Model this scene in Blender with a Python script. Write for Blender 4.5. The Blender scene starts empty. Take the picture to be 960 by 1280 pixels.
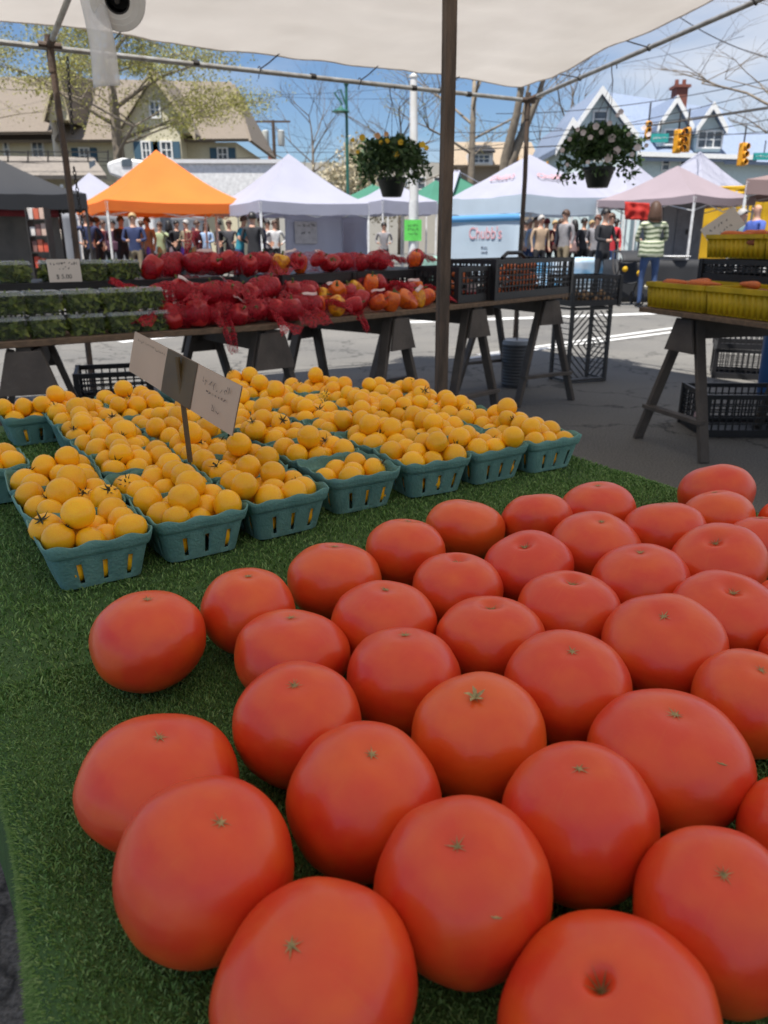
import bpy, bmesh, math, random
import numpy as np
from mathutils import Vector, Matrix, noise, Euler
R_=math.radians
rnd=random.Random(7)
S=bpy.context.scene; COL=S.collection
# ---------------------------------------------------------------- camera model (photo pixels, 960x1280)
F=962.0; PITCH=R_(19.4); H=1.08; CP=math.cos(PITCH); SP=math.sin(PITCH)
def W(u,v,z):
    k=(640-v)/F
    return Vector(((u-480)/F*z, z*(CP+k*SP), H+z*(k*CP-SP)))
def PL(u,v,h):                     # where the sight line meets the level height h
    k=(640-v)/F
    return W(u,v,(h-H)/(k*CP-SP))
def HY(u,v,Y):                     # where it meets the upright plane at distance Y
    k=(640-v)/F
    return W(u,v,Y/(CP+k*SP))
def proj(p):
    z=p[1]*CP-(p[2]-H)*SP; up=p[1]*SP+(p[2]-H)*CP
    return 480+F*p[0]/z, 640-F*up/z, z
cam=bpy.data.cameras.new('camera'); co=bpy.data.objects.new('camera',cam); COL.objects.link(co)
co.location=(0,0,H); co.rotation_euler=(math.pi/2-PITCH,0,0)
cam.sensor_fit='VERTICAL'; cam.sensor_height=36; cam.lens=36*F/1280; cam.clip_end=600; cam.clip_start=.02
cam.dof.use_dof=True; cam.dof.focus_distance=.85; cam.dof.aperture_fstop=11
S.camera=co
# ---------------------------------------------------------------- materials
MATS={}
def mat(name,col,rough=.6,col2=None,scale=8,bump=0,bscale=None,metal=0,spec=.5,transl=0,net=None,rv=0,emit=0,sss=0,detail=4,coat=0,stretch=None,clear=0,island=None):
    if name in MATS: return MATS[name]
    m=bpy.data.materials.new(name); m.use_nodes=True; nt=m.node_tree; N=nt.nodes; L=nt.links
    b=N['Principled BSDF']; out=N['Material Output']
    b.inputs['Roughness'].default_value=rough; b.inputs['Metallic'].default_value=metal
    b.inputs['Specular IOR Level'].default_value=spec
    if coat: b.inputs['Coat Weight'].default_value=coat; b.inputs['Coat Roughness'].default_value=.25
    if sss: b.inputs['Subsurface Weight'].default_value=sss; b.inputs['Subsurface Radius'].default_value=(.02,.006,.003); b.inputs['Subsurface Scale'].default_value=.6
    tc=N.new('ShaderNodeTexCoord'); vec=tc.outputs['Object']
    if stretch:
        mp=N.new('ShaderNodeMapping'); mp.inputs['Scale'].default_value=stretch; L.new(vec,mp.inputs[0]); vec=mp.outputs[0]
    c2=col2 or tuple(x*.72 for x in col)
    nz=N.new('ShaderNodeTexNoise'); nz.inputs['Scale'].default_value=scale; nz.inputs['Detail'].default_value=detail; L.new(vec,nz.inputs['Vector'])
    rp=N.new('ShaderNodeValToRGB'); rp.color_ramp.elements[0].position=.32; rp.color_ramp.elements[1].position=.68
    rp.color_ramp.elements[0].color=(*col,1); rp.color_ramp.elements[1].color=(*c2,1)
    L.new(nz.outputs['Fac'],rp.inputs[0]); colout=rp.outputs[0]
    if island:
        g=N.new('ShaderNodeNewGeometry'); r2=N.new('ShaderNodeValToRGB')
        r2.color_ramp.elements[0].color=(*island[0],1); r2.color_ramp.elements[1].color=(*island[-1],1)
        for k,cc in enumerate(island[1:-1]):
            e=r2.color_ramp.elements.new((k+1)/(len(island)-1)); e.color=(*cc,1)
        L.new(g.outputs['Random Per Island'],r2.inputs[0])
        mx=N.new('ShaderNodeMixRGB'); mx.inputs[0].default_value=.7; L.new(colout,mx.inputs[1]); L.new(r2.outputs[0],mx.inputs[2]); colout=mx.outputs[0]
    if rv:
        oi=N.new('ShaderNodeObjectInfo'); hs=N.new('ShaderNodeHueSaturation')
        a=N.new('ShaderNodeMapRange'); a.inputs['To Min'].default_value=1-rv; a.inputs['To Max'].default_value=1+rv; L.new(oi.outputs['Random'],a.inputs[0])
        L.new(a.outputs[0],hs.inputs['Value']); L.new(colout,hs.inputs['Color']); colout=hs.outputs[0]
    L.new(colout,b.inputs['Base Color'])
    if bump:
        bz=N.new('ShaderNodeTexNoise'); bz.inputs['Scale'].default_value=bscale or scale*4; bz.inputs['Detail'].default_value=5; L.new(vec,bz.inputs['Vector'])
        bp=N.new('ShaderNodeBump'); bp.inputs['Strength'].default_value=bump; bp.inputs['Distance'].default_value=.01; L.new(bz.outputs['Fac'],bp.inputs['Height']); L.new(bp.outputs[0],b.inputs['Normal'])
    if emit: b.inputs['Emission Color'].default_value=(*col,1); b.inputs['Emission Strength'].default_value=emit
    sh=b.outputs[0]
    if transl:
        t=N.new('ShaderNodeBsdfTranslucent'); L.new(colout,t.inputs[0]); mx=N.new('ShaderNodeMixShader'); mx.inputs[0].default_value=transl
        L.new(sh,mx.inputs[1]); L.new(t.outputs[0],mx.inputs[2]); sh=mx.outputs[0]
    if net or clear:
        t=N.new('ShaderNodeBsdfTransparent'); mx=N.new('ShaderNodeMixShader'); L.new(t.outputs[0],mx.inputs[1]); L.new(sh,mx.inputs[2])
        if net:
            ad=N.new('ShaderNodeTexNoise'); ad.inputs['Scale'].default_value=net[1]; ad.inputs['Detail'].default_value=2; L.new(vec,ad.inputs['Vector'])
            mr=N.new('ShaderNodeMapRange'); mr.inputs['From Min'].default_value=.35; mr.inputs['From Max'].default_value=.65
            mr.inputs['To Min'].default_value=max(0,net[0]-.25); mr.inputs['To Max'].default_value=min(1,net[0]+.25); L.new(ad.outputs['Fac'],mr.inputs[0]); L.new(mr.outputs[0],mx.inputs[0])
        else:
            lw=N.new('ShaderNodeLayerWeight'); lw.inputs[0].default_value=.3; mr=N.new('ShaderNodeMapRange')
            mr.inputs['To Min'].default_value=1-clear; mr.inputs['To Max'].default_value=min(.8,(1-clear)*2.6); L.new(lw.outputs['Facing'],mr.inputs[0]); L.new(mr.outputs[0],mx.inputs[0])
        sh=mx.outputs[0]
    L.new(sh,out.inputs[0]); MATS[name]=m; return m
# ---------------------------------------------------------------- mesh helper
class MB:
    def __init__(s): s.v=[]; s.f=[]; s.m=[]
    def add(s,vs,fs,m=0):
        o=len(s.v); s.v+= [tuple(p) for p in vs]; s.f+=[[i+o for i in f] for f in fs]; s.m+=[m]*len(fs); return s
    def box(s,c,d,rz=0,m=0,M=None):
        hx,hy,hz=d[0]/2,d[1]/2,d[2]/2; Q=M or Matrix.Rotation(rz,3,'Z'); c=Vector(c)
        vs=[c+Q@Vector((x*hx,y*hy,z*hz)) for z in(-1,1) for y in(-1,1) for x in(-1,1)]
        return s.add(vs,[(0,2,3,1),(4,5,7,6),(0,1,5,4),(2,6,7,3),(0,4,6,2),(1,3,7,5)],m)
    def beam(s,a,b,w,h=None,m=0,up=(0,0,1)):       # rectangular bar from a to b
        a,b=Vector(a),Vector(b); d=b-a; l=d.length
        if l<1e-6: return s
        z=d/l; u=Vector(up); x=u.cross(z)
        if x.length<1e-4: x=Vector((1,0,0)).cross(z)
        x.normalize(); y=z.cross(x); Q=Matrix((x,y,z)).transposed()
        return s.box((a+b)/2,(w,h or w,l),m=m,M=Q)
    def tube(s,pts,r,n=8,m=0,cap=True):
        pts=[Vector(p) for p in pts]; rs=r if isinstance(r,(list,tuple)) else [r]*len(pts); vs=[]; fs=[]; x=None
        for i,p in enumerate(pts):
            t=(pts[min(i+1,len(pts)-1)]-pts[max(i-1,0)])
            if t.length<1e-9: t=Vector((0,0,1))
            t.normalize()
            if x is None:
                x=Vector((0,0,1)).cross(t)
                if x.length<.05: x=Vector((1,0,0)).cross(t)
            x=(x-t*x.dot(t)).normalized(); y=t.cross(x)
            for k in range(n):
                a=2*math.pi*k/n; vs.append(p+(x*math.cos(a)+y*math.sin(a))*rs[i])
        for i in range(len(pts)-1):
            for k in range(n): k2=(k+1)%n; fs.append((i*n+k,i*n+k2,(i+1)*n+k2,(i+1)*n+k))
        if cap: fs.append(tuple(range(n))[::-1]); fs.append(tuple((len(pts)-1)*n+k for k in range(n)))
        return s.add(vs,fs,m)
    def lathe(s,prof,n=16,o=(0,0,0),m=0,Q=None):
        vs=[];fs=[];o=Vector(o)
        for r,z in prof:
            for k in range(n):
                a=2*math.pi*k/n; p=Vector((r*math.cos(a),r*math.sin(a),z)); vs.append(o+(Q@p if Q else p))
        for i in range(len(prof)-1):
            for k in range(n): k2=(k+1)%n; fs.append((i*n+k,i*n+k2,(i+1)*n+k2,(i+1)*n+k))
        return s.add(vs,fs,m)
    def prism(s,poly,ext,m=0):                     # polygon (list of 3D points) extruded by vector
        n=len(poly); e=Vector(ext); a=[Vector(p) for p in poly]; vs=a+[p+e for p in a]
        fs=[tuple(range(n))[::-1],tuple(range(n,2*n))]+[(i,(i+1)%n,n+(i+1)%n,n+i) for i in range(n)]
        return s.add(vs,fs,m)
    def grid(s,fn,nu,nv,m=0,thick=None):
        vs=[fn(i/nu,j/nv) for j in range(nv+1) for i in range(nu+1)]
        fs=[(j*(nu+1)+i,j*(nu+1)+i+1,(j+1)*(nu+1)+i+1,(j+1)*(nu+1)+i) for j in range(nv) for i in range(nu)]
        return s.add(vs,fs,m)
    def ball(s,c,r,n=10,m=0,sc=(1,1,1)):
        prof=[(math.sin(math.pi*i/(n//2+2))*r,-math.cos(math.pi*i/(n//2+2))*r) for i in range(n//2+3)]
        o=len(s.v); s.lathe([(max(a,1e-5),b) for a,b in prof],n,(0,0,0),m)
        for i in range(o,len(s.v)):
            p=s.v[i]; s.v[i]=(c[0]+p[0]*sc[0],c[1]+p[1]*sc[1],c[2]+p[2]*sc[2])
        return s
    def build(s,name,mats,parent=None,smooth=True,solid=0,bevel=0,ang=35):
        me=bpy.data.meshes.new(name); me.from_pydata(s.v,[],s.f)
        if not isinstance(mats,(list,tuple)): mats=[mats]
        for m in mats: me.materials.append(m)
        me.polygons.foreach_set('material_index',s.m)
        if smooth:
            me.polygons.foreach_set('use_smooth',[True]*len(s.f)); me.set_sharp_from_angle(angle=R_(ang))
        me.update(); o=bpy.data.objects.new(name,me); COL.objects.link(o)
        if solid: q=o.modifiers.new('t','SOLIDIFY'); q.thickness=solid; q.offset=0
        if bevel: q=o.modifiers.new('b','BEVEL'); q.width=bevel; q.segments=2; q.limit_method='ANGLE'
        if parent: setpar(o,parent)
        return o
LOC={}
def setpar(o,parent):
    o.parent=parent
    if parent.name in LOC: o.matrix_parent_inverse=Matrix.Translation(LOC[parent.name]).inverted()
def tag(o,label=None,cat=None,group=None,kind=None):
    if label: o['label']=label
    if cat: o['category']=cat
    if group: o['group']=group
    if kind: o['kind']=kind
    return o
def thing(name,label,cat,loc=(0,0,0),group=None):
    o=bpy.data.objects.new(name,None); COL.objects.link(o); o.location=loc; o.empty_display_size=.1
    LOC[o.name]=Vector(loc); return tag(o,label,cat,group)
def copy_tree(o,loc,rz=0,label=None,scale=None,rot=None):
    c=o.copy(); COL.objects.link(c); c.location=loc; c.rotation_euler=rot if rot is not None else (0,0,rz)
    if scale: c.scale=(scale,)*3 if not isinstance(scale,(tuple,list)) else scale
    if label: c['label']=label
    for ch in list(o.children):
        k=ch.copy(); COL.objects.link(k); k.parent=c
        for g in list(ch.children):
            q=g.copy(); COL.objects.link(q); q.parent=k
    return c
def drop(o):
    for ch in list(o.children): drop(ch)
    bpy.data.objects.remove(o)
def npmesh(name,V,Fq,mats,parent=None,smooth=False,mi=None):   # V (n,3), F (m,k) numpy
    me=bpy.data.meshes.new(name); k=Fq.shape[1]
    me.vertices.add(len(V)); me.vertices.foreach_set('co',V.astype(np.float32).ravel())
    me.loops.add(Fq.size); me.loops.foreach_set('vertex_index',Fq.astype(np.int32).ravel())
    me.polygons.add(len(Fq)); me.polygons.foreach_set('loop_start',np.arange(0,Fq.size,k,dtype=np.int32))
    if not isinstance(mats,(list,tuple)): mats=[mats]
    for m in mats: me.materials.append(m)
    if mi is not None: me.polygons.foreach_set('material_index',mi.astype(np.int32))
    if smooth: me.polygons.foreach_set('use_smooth',np.ones(len(Fq),bool))
    me.update(calc_edges=True); o=bpy.data.objects.new(name,me); COL.objects.link(o)
    if parent: setpar(o,parent)
    return o
def textmesh(body,size,M,mt,name,parent,ext=.002,align='CENTER'):
    cu=bpy.data.curves.new('t','FONT'); cu.body=body; cu.size=size; cu.extrude=ext; cu.align_x=align; cu.align_y='CENTER'
    t=bpy.data.objects.new('t',cu); COL.objects.link(t); dg=bpy.context.evaluated_depsgraph_get(); dg.update()
    me=bpy.data.meshes.new_from_object(t.evaluated_get(dg)); bpy.data.objects.remove(t)
    me.transform(M); me.materials.clear(); me.materials.append(mt); me.name=name
    o=bpy.data.objects.new(name,me); COL.objects.link(o)
    if parent: setpar(o,parent)
    return o
def frame(o,x,y):                                  # 4x4 from origin, local x, local y
    x=Vector(x).normalized(); y=Vector(y); y=(y-x*y.dot(x)).normalized(); z=x.cross(y)
    M=Matrix((x,y,z)).transposed().to_4x4(); M.translation=Vector(o); return M
def scribble(mb,M,x0,y0,w,h,n,r=rnd,t=.0012,m=0):  # a line of hand written marks
    cw=w/n
    for i in range(n):
        cx=x0+cw*(i+.5); pts=[]
        for k in range(r.choice((3,4,5))): pts.append(Vector((cx+r.uniform(-.38,.38)*cw,y0+r.uniform(-.5,.5)*h,.0012)))
        for a,b in zip(pts,pts[1:]):
            d=(b-a).normalized(); q=Vector((-d.y,d.x,0))*t/2
            mb.add([M@(a+q),M@(a-q),M@(b-q),M@(b+q)],[(0,1,2,3)],m)
# ---------------------------------------------------------------- common materials
m_black=mat('black_plastic',(.014,.014,.016),.45,bump=.15,bscale=60)
m_wood=mat('old_board',(.20,.13,.08),.8,(.11,.075,.05),scale=6,stretch=(1,9,9),bump=.3)
m_saw=mat('weathered_paint_wood',(.115,.098,.085),.75,(.07,.06,.054),scale=9,bump=.3,bscale=60)
m_steel=mat('galvanised_steel',(.42,.42,.40),.5,(.27,.25,.22),scale=14,metal=.6,bump=.1)
m_rust=mat('rusty_steel',(.13,.085,.06),.7,(.07,.055,.045),scale=12,metal=.3,bump=.3)
m_dark=mat('dark_steel',(.05,.045,.042),.6,metal=.4)
m_white=mat('white_powder_coat',(.78,.78,.77),.4)
m_paper=mat('white_card',(.72,.66,.6),.8,(.66,.6,.54),scale=5)
m_ink=mat('marker_ink',(.05,.045,.05),.7)
m_tarp=mat('white_tarp',(.74,.69,.635),.7,(.66,.61,.555),scale=1.6,transl=.30,bump=.5,bscale=9)
# ================================================================ GROUND
def asphalt():
    m=bpy.data.materials.new('asphalt'); m.use_nodes=True; nt=m.node_tree; N=nt.nodes; L=nt.links; b=N['Principled BSDF']
    tc=N.new('ShaderNodeTexCoord'); v=tc.outputs['Object']
    n1=N.new('ShaderNodeTexNoise'); n1.inputs['Scale'].default_value=110; n1.inputs['Detail'].default_value=4; L.new(v,n1.inputs[0])
    n2=N.new('ShaderNodeTexNoise'); n2.inputs['Scale'].default_value=.7; n2.inputs['Detail'].default_value=6; L.new(v,n2.inputs[0])
    r1=N.new('ShaderNodeValToRGB'); r1.color_ramp.elements[0].position=.3; r1.color_ramp.elements[1].position=.72
    r1.color_ramp.elements[0].color=(.068,.066,.062,1); r1.color_ramp.elements[1].color=(.225,.217,.20,1); L.new(n1.outputs[0],r1.inputs[0])
    r2=N.new('ShaderNodeValToRGB'); r2.color_ramp.elements[0].position=.3; r2.color_ramp.elements[1].position=.7
    r2.color_ramp.elements[0].color=(.75,.75,.76,1); r2.color_ramp.elements[1].color=(1.12,1.1,1.06,1); L.new(n2.outputs[0],r2.inputs[0])
    mx=N.new('ShaderNodeMixRGB'); mx.blend_type='MULTIPLY'; mx.inputs[0].default_value=1; L.new(r1.outputs[0],mx.inputs[1]); L.new(r2.outputs[0],mx.inputs[2])
    vo=N.new('ShaderNodeTexVoronoi'); vo.feature='DISTANCE_TO_EDGE'; vo.inputs['Scale'].default_value=.8
    n3=N.new('ShaderNodeTexNoise'); n3.inputs['Scale'].default_value=2.5; n3.inputs['Detail'].default_value=6; L.new(v,n3.inputs[0])
    av=N.new('ShaderNodeVectorMath'); av.operation='ADD'; L.new(v,av.inputs[0]); L.new(n3.outputs['Color'],av.inputs[1]); L.new(av.outputs[0],vo.inputs['Vector'])
    cr=N.new('ShaderNodeValToRGB'); cr.color_ramp.elements[0].position=.0; cr.color_ramp.elements[1].position=.018
    cr.color_ramp.elements[0].color=(.3,.3,.3,1); cr.color_ramp.elements[1].color=(1,1,1,1); L.new(vo.outputs['Distance'],cr.inputs[0])
    m2=N.new('ShaderNodeMixRGB'); m2.blend_type='MULTIPLY'; m2.inputs[0].default_value=1; L.new(mx.outputs[0],m2.inputs[1]); L.new(cr.outputs[0],m2.inputs[2])
    L.new(m2.outputs[0],b.inputs['Base Color']); b.inputs['Roughness'].default_value=.9
    bp=N.new('ShaderNodeBump'); bp.inputs['Strength'].default_value=.5; bp.inputs['Distance'].default_value=.006; L.new(n1.outputs[0],bp.inputs['Height']); L.new(bp.outputs[0],b.inputs['Normal'])
    return m
g=MB(); g.add([(-300,-100,0),(300,-100,0),(300,500,0),(-300,500,0)],[(0,1,2,3)]); tag(g.build('ground',asphalt()),kind='structure')
m_line=mat('road_paint',(.74,.74,.72),.7,(.5,.49,.47),scale=5,detail=7)
def stripe(a,b,w):
    a,b=Vector((a.x,a.y,0)),Vector((b.x,b.y,0)); d=(b-a).normalized(); n=Vector((-d.y,d.x,0))*w/2
    m=MB(); z=Vector((0,0,.004)); m.add([a-n+z,b-n+z,b+n+z,a+n+z],[(0,1,2,3)]); tag(m.build('road_marking',m_line),kind='structure')
def G(u,v): return PL(u,v,0)
def line2(u1,v1,u2,v2,w,ext0=0,ext1=0):
    a,b=G(u1,v1),G(u2,v2); d=(b-a).normalized(); stripe(a-d*ext0,b+d*ext1,w)
line2(705,396,847,391,.28,3,3)
line2(742,424,836,411,.09,2,4); line2(742,428,836,416,.09,2,4)
line2(160,427,214,421,.14,.1,.05)
# ================================================================ TURF TABLE
TH=.67
Lv=Vector((-.53,.848,0)).normalized(); Cv=Vector((.848,.53,0)).normalized()
def TC(c,l,h=0): return Cv*c+Lv*l+Vector((0,0,TH+h))
def cl(p): return p.x*Cv.x+p.y*Cv.y, p.x*Lv.x+p.y*Lv.y
el=cl((PL(30,1175,TH)+PL(3,1070,TH)+PL(58,1270,TH))/3); er=cl((PL(850,618,TH)+PL(730,574,TH))/2)
C0,C1=el[0]+.026,er[0]; L0,L1=-.45,1.98
m_turfb=mat('turf_backing',(.06,.13,.03),.9,(.045,.10,.025),scale=60,bump=.5,bscale=300)
m_turf=mat('turf_blades',(.05,.13,.035),.55,(.03,.09,.025),scale=12,island=[(.09,.19,.04),(.15,.29,.065),(.20,.35,.09),(.34,.48,.18)],spec=.3)
def cloth_prof(d):      # d = distance past the table edge along the cloth -> (out, down)
    r=.022
    if d<=0: return d,0
    a=d/r
    if a<math.pi/2: return r*math.sin(a), -r*(1-math.cos(a))
    return r+ .02*min(1,(d-r*1.57)/.2), -r-(d-r*math.pi/2)
HANG=.22
def turf(c,l,off=0):
    dc=max(C0-c,c-C1,0); dl=max(L0-l,l-L1,0); sc=-1 if c<C0 else 1; sl=-1 if l<L0 else 1
    oc,hc=cloth_prof(dc); ol,hl=cloth_prof(dl)
    cc=(C0 if c<C0 else C1)+sc*oc if dc>0 else c; ll=(L0 if l<L0 else L1)+sl*ol if dl>0 else l
    w=0
    if dc>.02: w=.012*math.sin(l*17+2*math.sin(l*5))*min(1,dc/.1)
    h=min(hc,hl); rip=.0025*noise.noise((c*5,l*5,0)) if dc<=0 and dl<=0 else 0
    if dc<=0 and dl<=0: rip+= .003*math.exp(-((c-C0-.045+.01*math.sin(l*9))/.012)**2)
    if dc>0 and hc<-.1 : pass
    return TC(cc+sc*w,ll,h+rip+off)
NT=150
t=thing('turf_mat','green artificial turf laid over the market table and hanging over its edges','artificial turf',TC((C0+C1)/2,.8))
m=MB(); cs=sorted(set([C0-HANG,C0-.15,C0-.1,C0-.06,C0-.04]+[C0-.035*k/8 for k in range(9)]+[C0+(C1-C0)*k/36 for k in range(37)]+[C1+.035*k/8 for k in range(9)]+[C1+.04,C1+.06,C1+.1,C1+.15,C1+HANG]))
ls=[L0+(L1-L0)*k/100 for k in range(101)]+[L1+.035*k/6 for k in range(1,7)]+[L1+.06,L1+.12,L1+HANG]
vs=[turf(c,l) for l in ls for c in cs]; nc=len(cs)
m.add(vs,[(j*nc+i,j*nc+i+1,(j+1)*nc+i+1,(j+1)*nc+i) for j in range(len(ls)-1) for i in range(nc-1)])
m.build('turf_backing',m_turfb,t)
rg=np.random.default_rng(3)
def blades(n,l0,l1,c0,c1,ln,wd):
    c=rg.uniform(c0,c1,n); l=rg.uniform(l0,l1,n)
    base=np.array([tuple(turf(a,b)) for a,b in zip(c,l)])
    nrm=np.zeros((n,3)); nrm[:,2]=1
    k=c<C0; ang=np.clip((C0-c)/.022,0,math.pi/2); cv=np.array(tuple(Cv))
    nrm[k]=np.cos(ang[k])[:,None]*np.array([0,0,1])-np.sin(ang[k])[:,None]*cv
    k=c>C1; ang=np.clip((c-C1)/.022,0,math.pi/2); nrm[k]=np.cos(ang[k])[:,None]*np.array([0,0,1])+np.sin(ang[k])[:,None]*cv
    a=rg.uniform(0,2*np.pi,n); side=np.stack([np.cos(a),np.sin(a),np.zeros(n)],1)
    b=rg.uniform(0,2*np.pi,n); lean=np.stack([np.cos(b),np.sin(b),np.zeros(n)],1)*rg.uniform(.2,1.4,n)[:,None]
    clump=np.array([noise.noise((x*14,y*14,1.3)) for x,y in zip(c,l)]); s=ln*rg.uniform(.6,1.25,n)*(1+.5*clump)
    mid=base+nrm*(s*.55)[:,None]+lean*(s*.25)[:,None]; tip=base+nrm*(s*.85)[:,None]+lean*(s*.75)[:,None]
    w=side*(wd*rg.uniform(.7,1.3,n))[:,None]/2
    V=np.stack([base-w,base+w,mid+w*.9,mid-w*.9,tip+w*.35,tip-w*.35],1).reshape(-1,3)
    i=np.arange(n)*6; Fq=np.concatenate([np.stack([i,i+1,i+2,i+3],1),np.stack([i+3,i+2,i+4,i+5],1)])
    return V,Fq
P=[blades(230000,-.02,.75,C0-.12,C1*.62,.0031,.0011),blades(70000,.1,.95,C1*.5,C1+.04,.0044,.0012),blades(110000,.7,1.9,C0-.04,C1+.05,.0050,.0017)]
off=0; Vs=[];Fs=[]
for V,Q in P: Vs.append(V); Fs.append(Q+off); off+=len(V)
o=npmesh('turf_pile',np.concatenate(Vs),np.concatenate(Fs),m_turf,t); o['kind']='stuff'
# table under the turf
tb=thing('folding_table','long folding table hidden under the green turf','table',TC((C0+C1)/2,.8,-TH))
m=MB(); cc=TC((C0+C1)/2,(L0+L1)/2); m.box((cc.x,cc.y,TH-.025),(C1-C0-.02,L1-L0-.02,.03),rz=math.atan2(Cv.y,Cv.x)); m.build('tabletop',m_wood,tb)
for a in(.12,.88):
    for b in (.08,.92):
        p=TC(C0+(C1-C0)*a,L0+(L1-L0)*b); m=MB(); m.tube([(p.x,p.y,0),(p.x,p.y,TH-.04)],.014); m.build('leg',m_dark,tb)
# ================================================================ BIG RED TOMATOES
def tomato_mat():
    m=bpy.data.materials.new('red_tomato_skin'); m.use_nodes=True; nt=m.node_tree; N=nt.nodes; L=nt.links; b=N['Principled BSDF']
    at=N.new('ShaderNodeAttribute'); at.attribute_name='tc'      # local direction of each point, pole up
    sx=N.new('ShaderNodeSeparateXYZ'); L.new(at.outputs['Vector'],sx.inputs[0])
    oi=N.new('ShaderNodeObjectInfo')
    off=N.new('ShaderNodeVectorMath'); off.operation='ADD'; L.new(at.outputs['Vector'],off.inputs[0])
    cm=N.new('ShaderNodeMath'); cm.operation='MULTIPLY'; cm.inputs[1].default_value=37; L.new(oi.outputs['Random'],cm.inputs[0])
    cx=N.new('ShaderNodeCombineXYZ'); L.new(cm.outputs[0],cx.inputs[0]); L.new(cm.outputs[0],cx.inputs[2]); L.new(cx.outputs[0],off.inputs[1])
    n1=N.new('ShaderNodeTexNoise'); n1.inputs['Scale'].default_value=1.6; n1.inputs['Detail'].default_value=3; L.new(off.outputs[0],n1.inputs[0])
    a2=N.new('ShaderNodeMath'); a2.operation='ARCTAN2'; L.new(sx.outputs[1],a2.inputs[0]); L.new(sx.outputs[0],a2.inputs[1])
    st=N.new('ShaderNodeTexNoise'); st.noise_dimensions='2D'; st.inputs['Scale'].default_value=1.0; st.inputs['Detail'].default_value=4
    cb=N.new('ShaderNodeCombineXYZ'); s5=N.new('ShaderNodeMath'); s5.operation='MULTIPLY'; s5.inputs[1].default_value=7; L.new(a2.outputs[0],s5.inputs[0])
    L.new(s5.outputs[0],cb.inputs[0]); L.new(sx.outputs[2],cb.inputs[1]); L.new(cb.outputs[0],st.inputs[0])
    red=N.new('ShaderNodeMixRGB'); red.inputs[1].default_value=(.69,.050,.016,1); red.inputs[2].default_value=(.76,.11,.015,1)
    f=N.new('ShaderNodeMapRange'); f.inputs['From Min'].default_value=.35; f.inputs['From Max'].default_value=.8
    ad=N.new('ShaderNodeMath'); ad.operation='ADD'; L.new(n1.outputs[0],ad.inputs[0])
    att=N.new('ShaderNodeAttribute'); att.attribute_type='OBJECT'; att.attribute_name='ripe'; L.new(att.outputs['Fac'],ad.inputs[1]); L.new(ad.outputs[0],f.inputs[0]); L.new(f.outputs[0],red.inputs[0])
    sr=N.new('ShaderNodeMapRange'); sr.inputs['From Min'].default_value=.58; sr.inputs['From Max'].default_value=.75; sr.inputs['To Max'].default_value=.13; L.new(st.outputs[0],sr.inputs[0])
    mx=N.new('ShaderNodeMixRGB'); mx.inputs[2].default_value=(.70,.15,.02,1); L.new(sr.outputs[0],mx.inputs[0]); L.new(red.outputs[0],mx.inputs[1])
    sp=N.new('ShaderNodeTexVoronoi'); sp.inputs['Scale'].default_value=22; L.new(off.outputs[0],sp.inputs[0])
    sq=N.new('ShaderNodeMapRange'); sq.inputs['From Min'].default_value=.03; sq.inputs['From Max'].default_value=.09; sq.inputs['To Min'].default_value=.25; sq.inputs['To Max'].default_value=0; L.new(sp.outputs['Distance'],sq.inputs[0])
    m3=N.new('ShaderNodeMixRGB'); m3.inputs[2].default_value=(.75,.28,.09,1); L.new(sq.outputs[0],m3.inputs[0]); L.new(mx.outputs[0],m3.inputs[1])
    L.new(m3.outputs[0],b.inputs['Base Color'])
    rr=N.new('ShaderNodeMapRange'); rr.inputs['To Min'].default_value=.30; rr.inputs['To Max'].default_value=.42; L.new(n1.outputs[0],rr.inputs[0]); L.new(rr.outputs[0],b.inputs['Roughness'])
    b.inputs['Subsurface Weight'].default_value=.25; b.inputs['Subsurface Radius'].default_value=(.02,.005,.003); b.inputs['Subsurface Scale'].default_value=.5
    b.inputs['Specular IOR Level'].default_value=.45; b.inputs['Coat Weight'].default_value=.22; b.inputs['Coat Roughness'].default_value=.14
    bz=N.new('ShaderNodeTexNoise'); bz.inputs['Scale'].default_value=5; bz.inputs['Detail'].default_value=3; L.new(off.outputs[0],bz.inputs[0])
    bp=N.new('ShaderNodeBump'); bp.inputs['Strength'].default_value=.08; bp.inputs['Distance'].default_value=.006; L.new(bz.outputs[0],bp.inputs['Height']); L.new(bp.outputs[0],b.inputs['Normal'])
    return m
m_tom=tomato_mat(); m_scar=mat('dry_scar',(.50,.37,.17),.8,(.24,.20,.08),scale=300)
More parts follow.
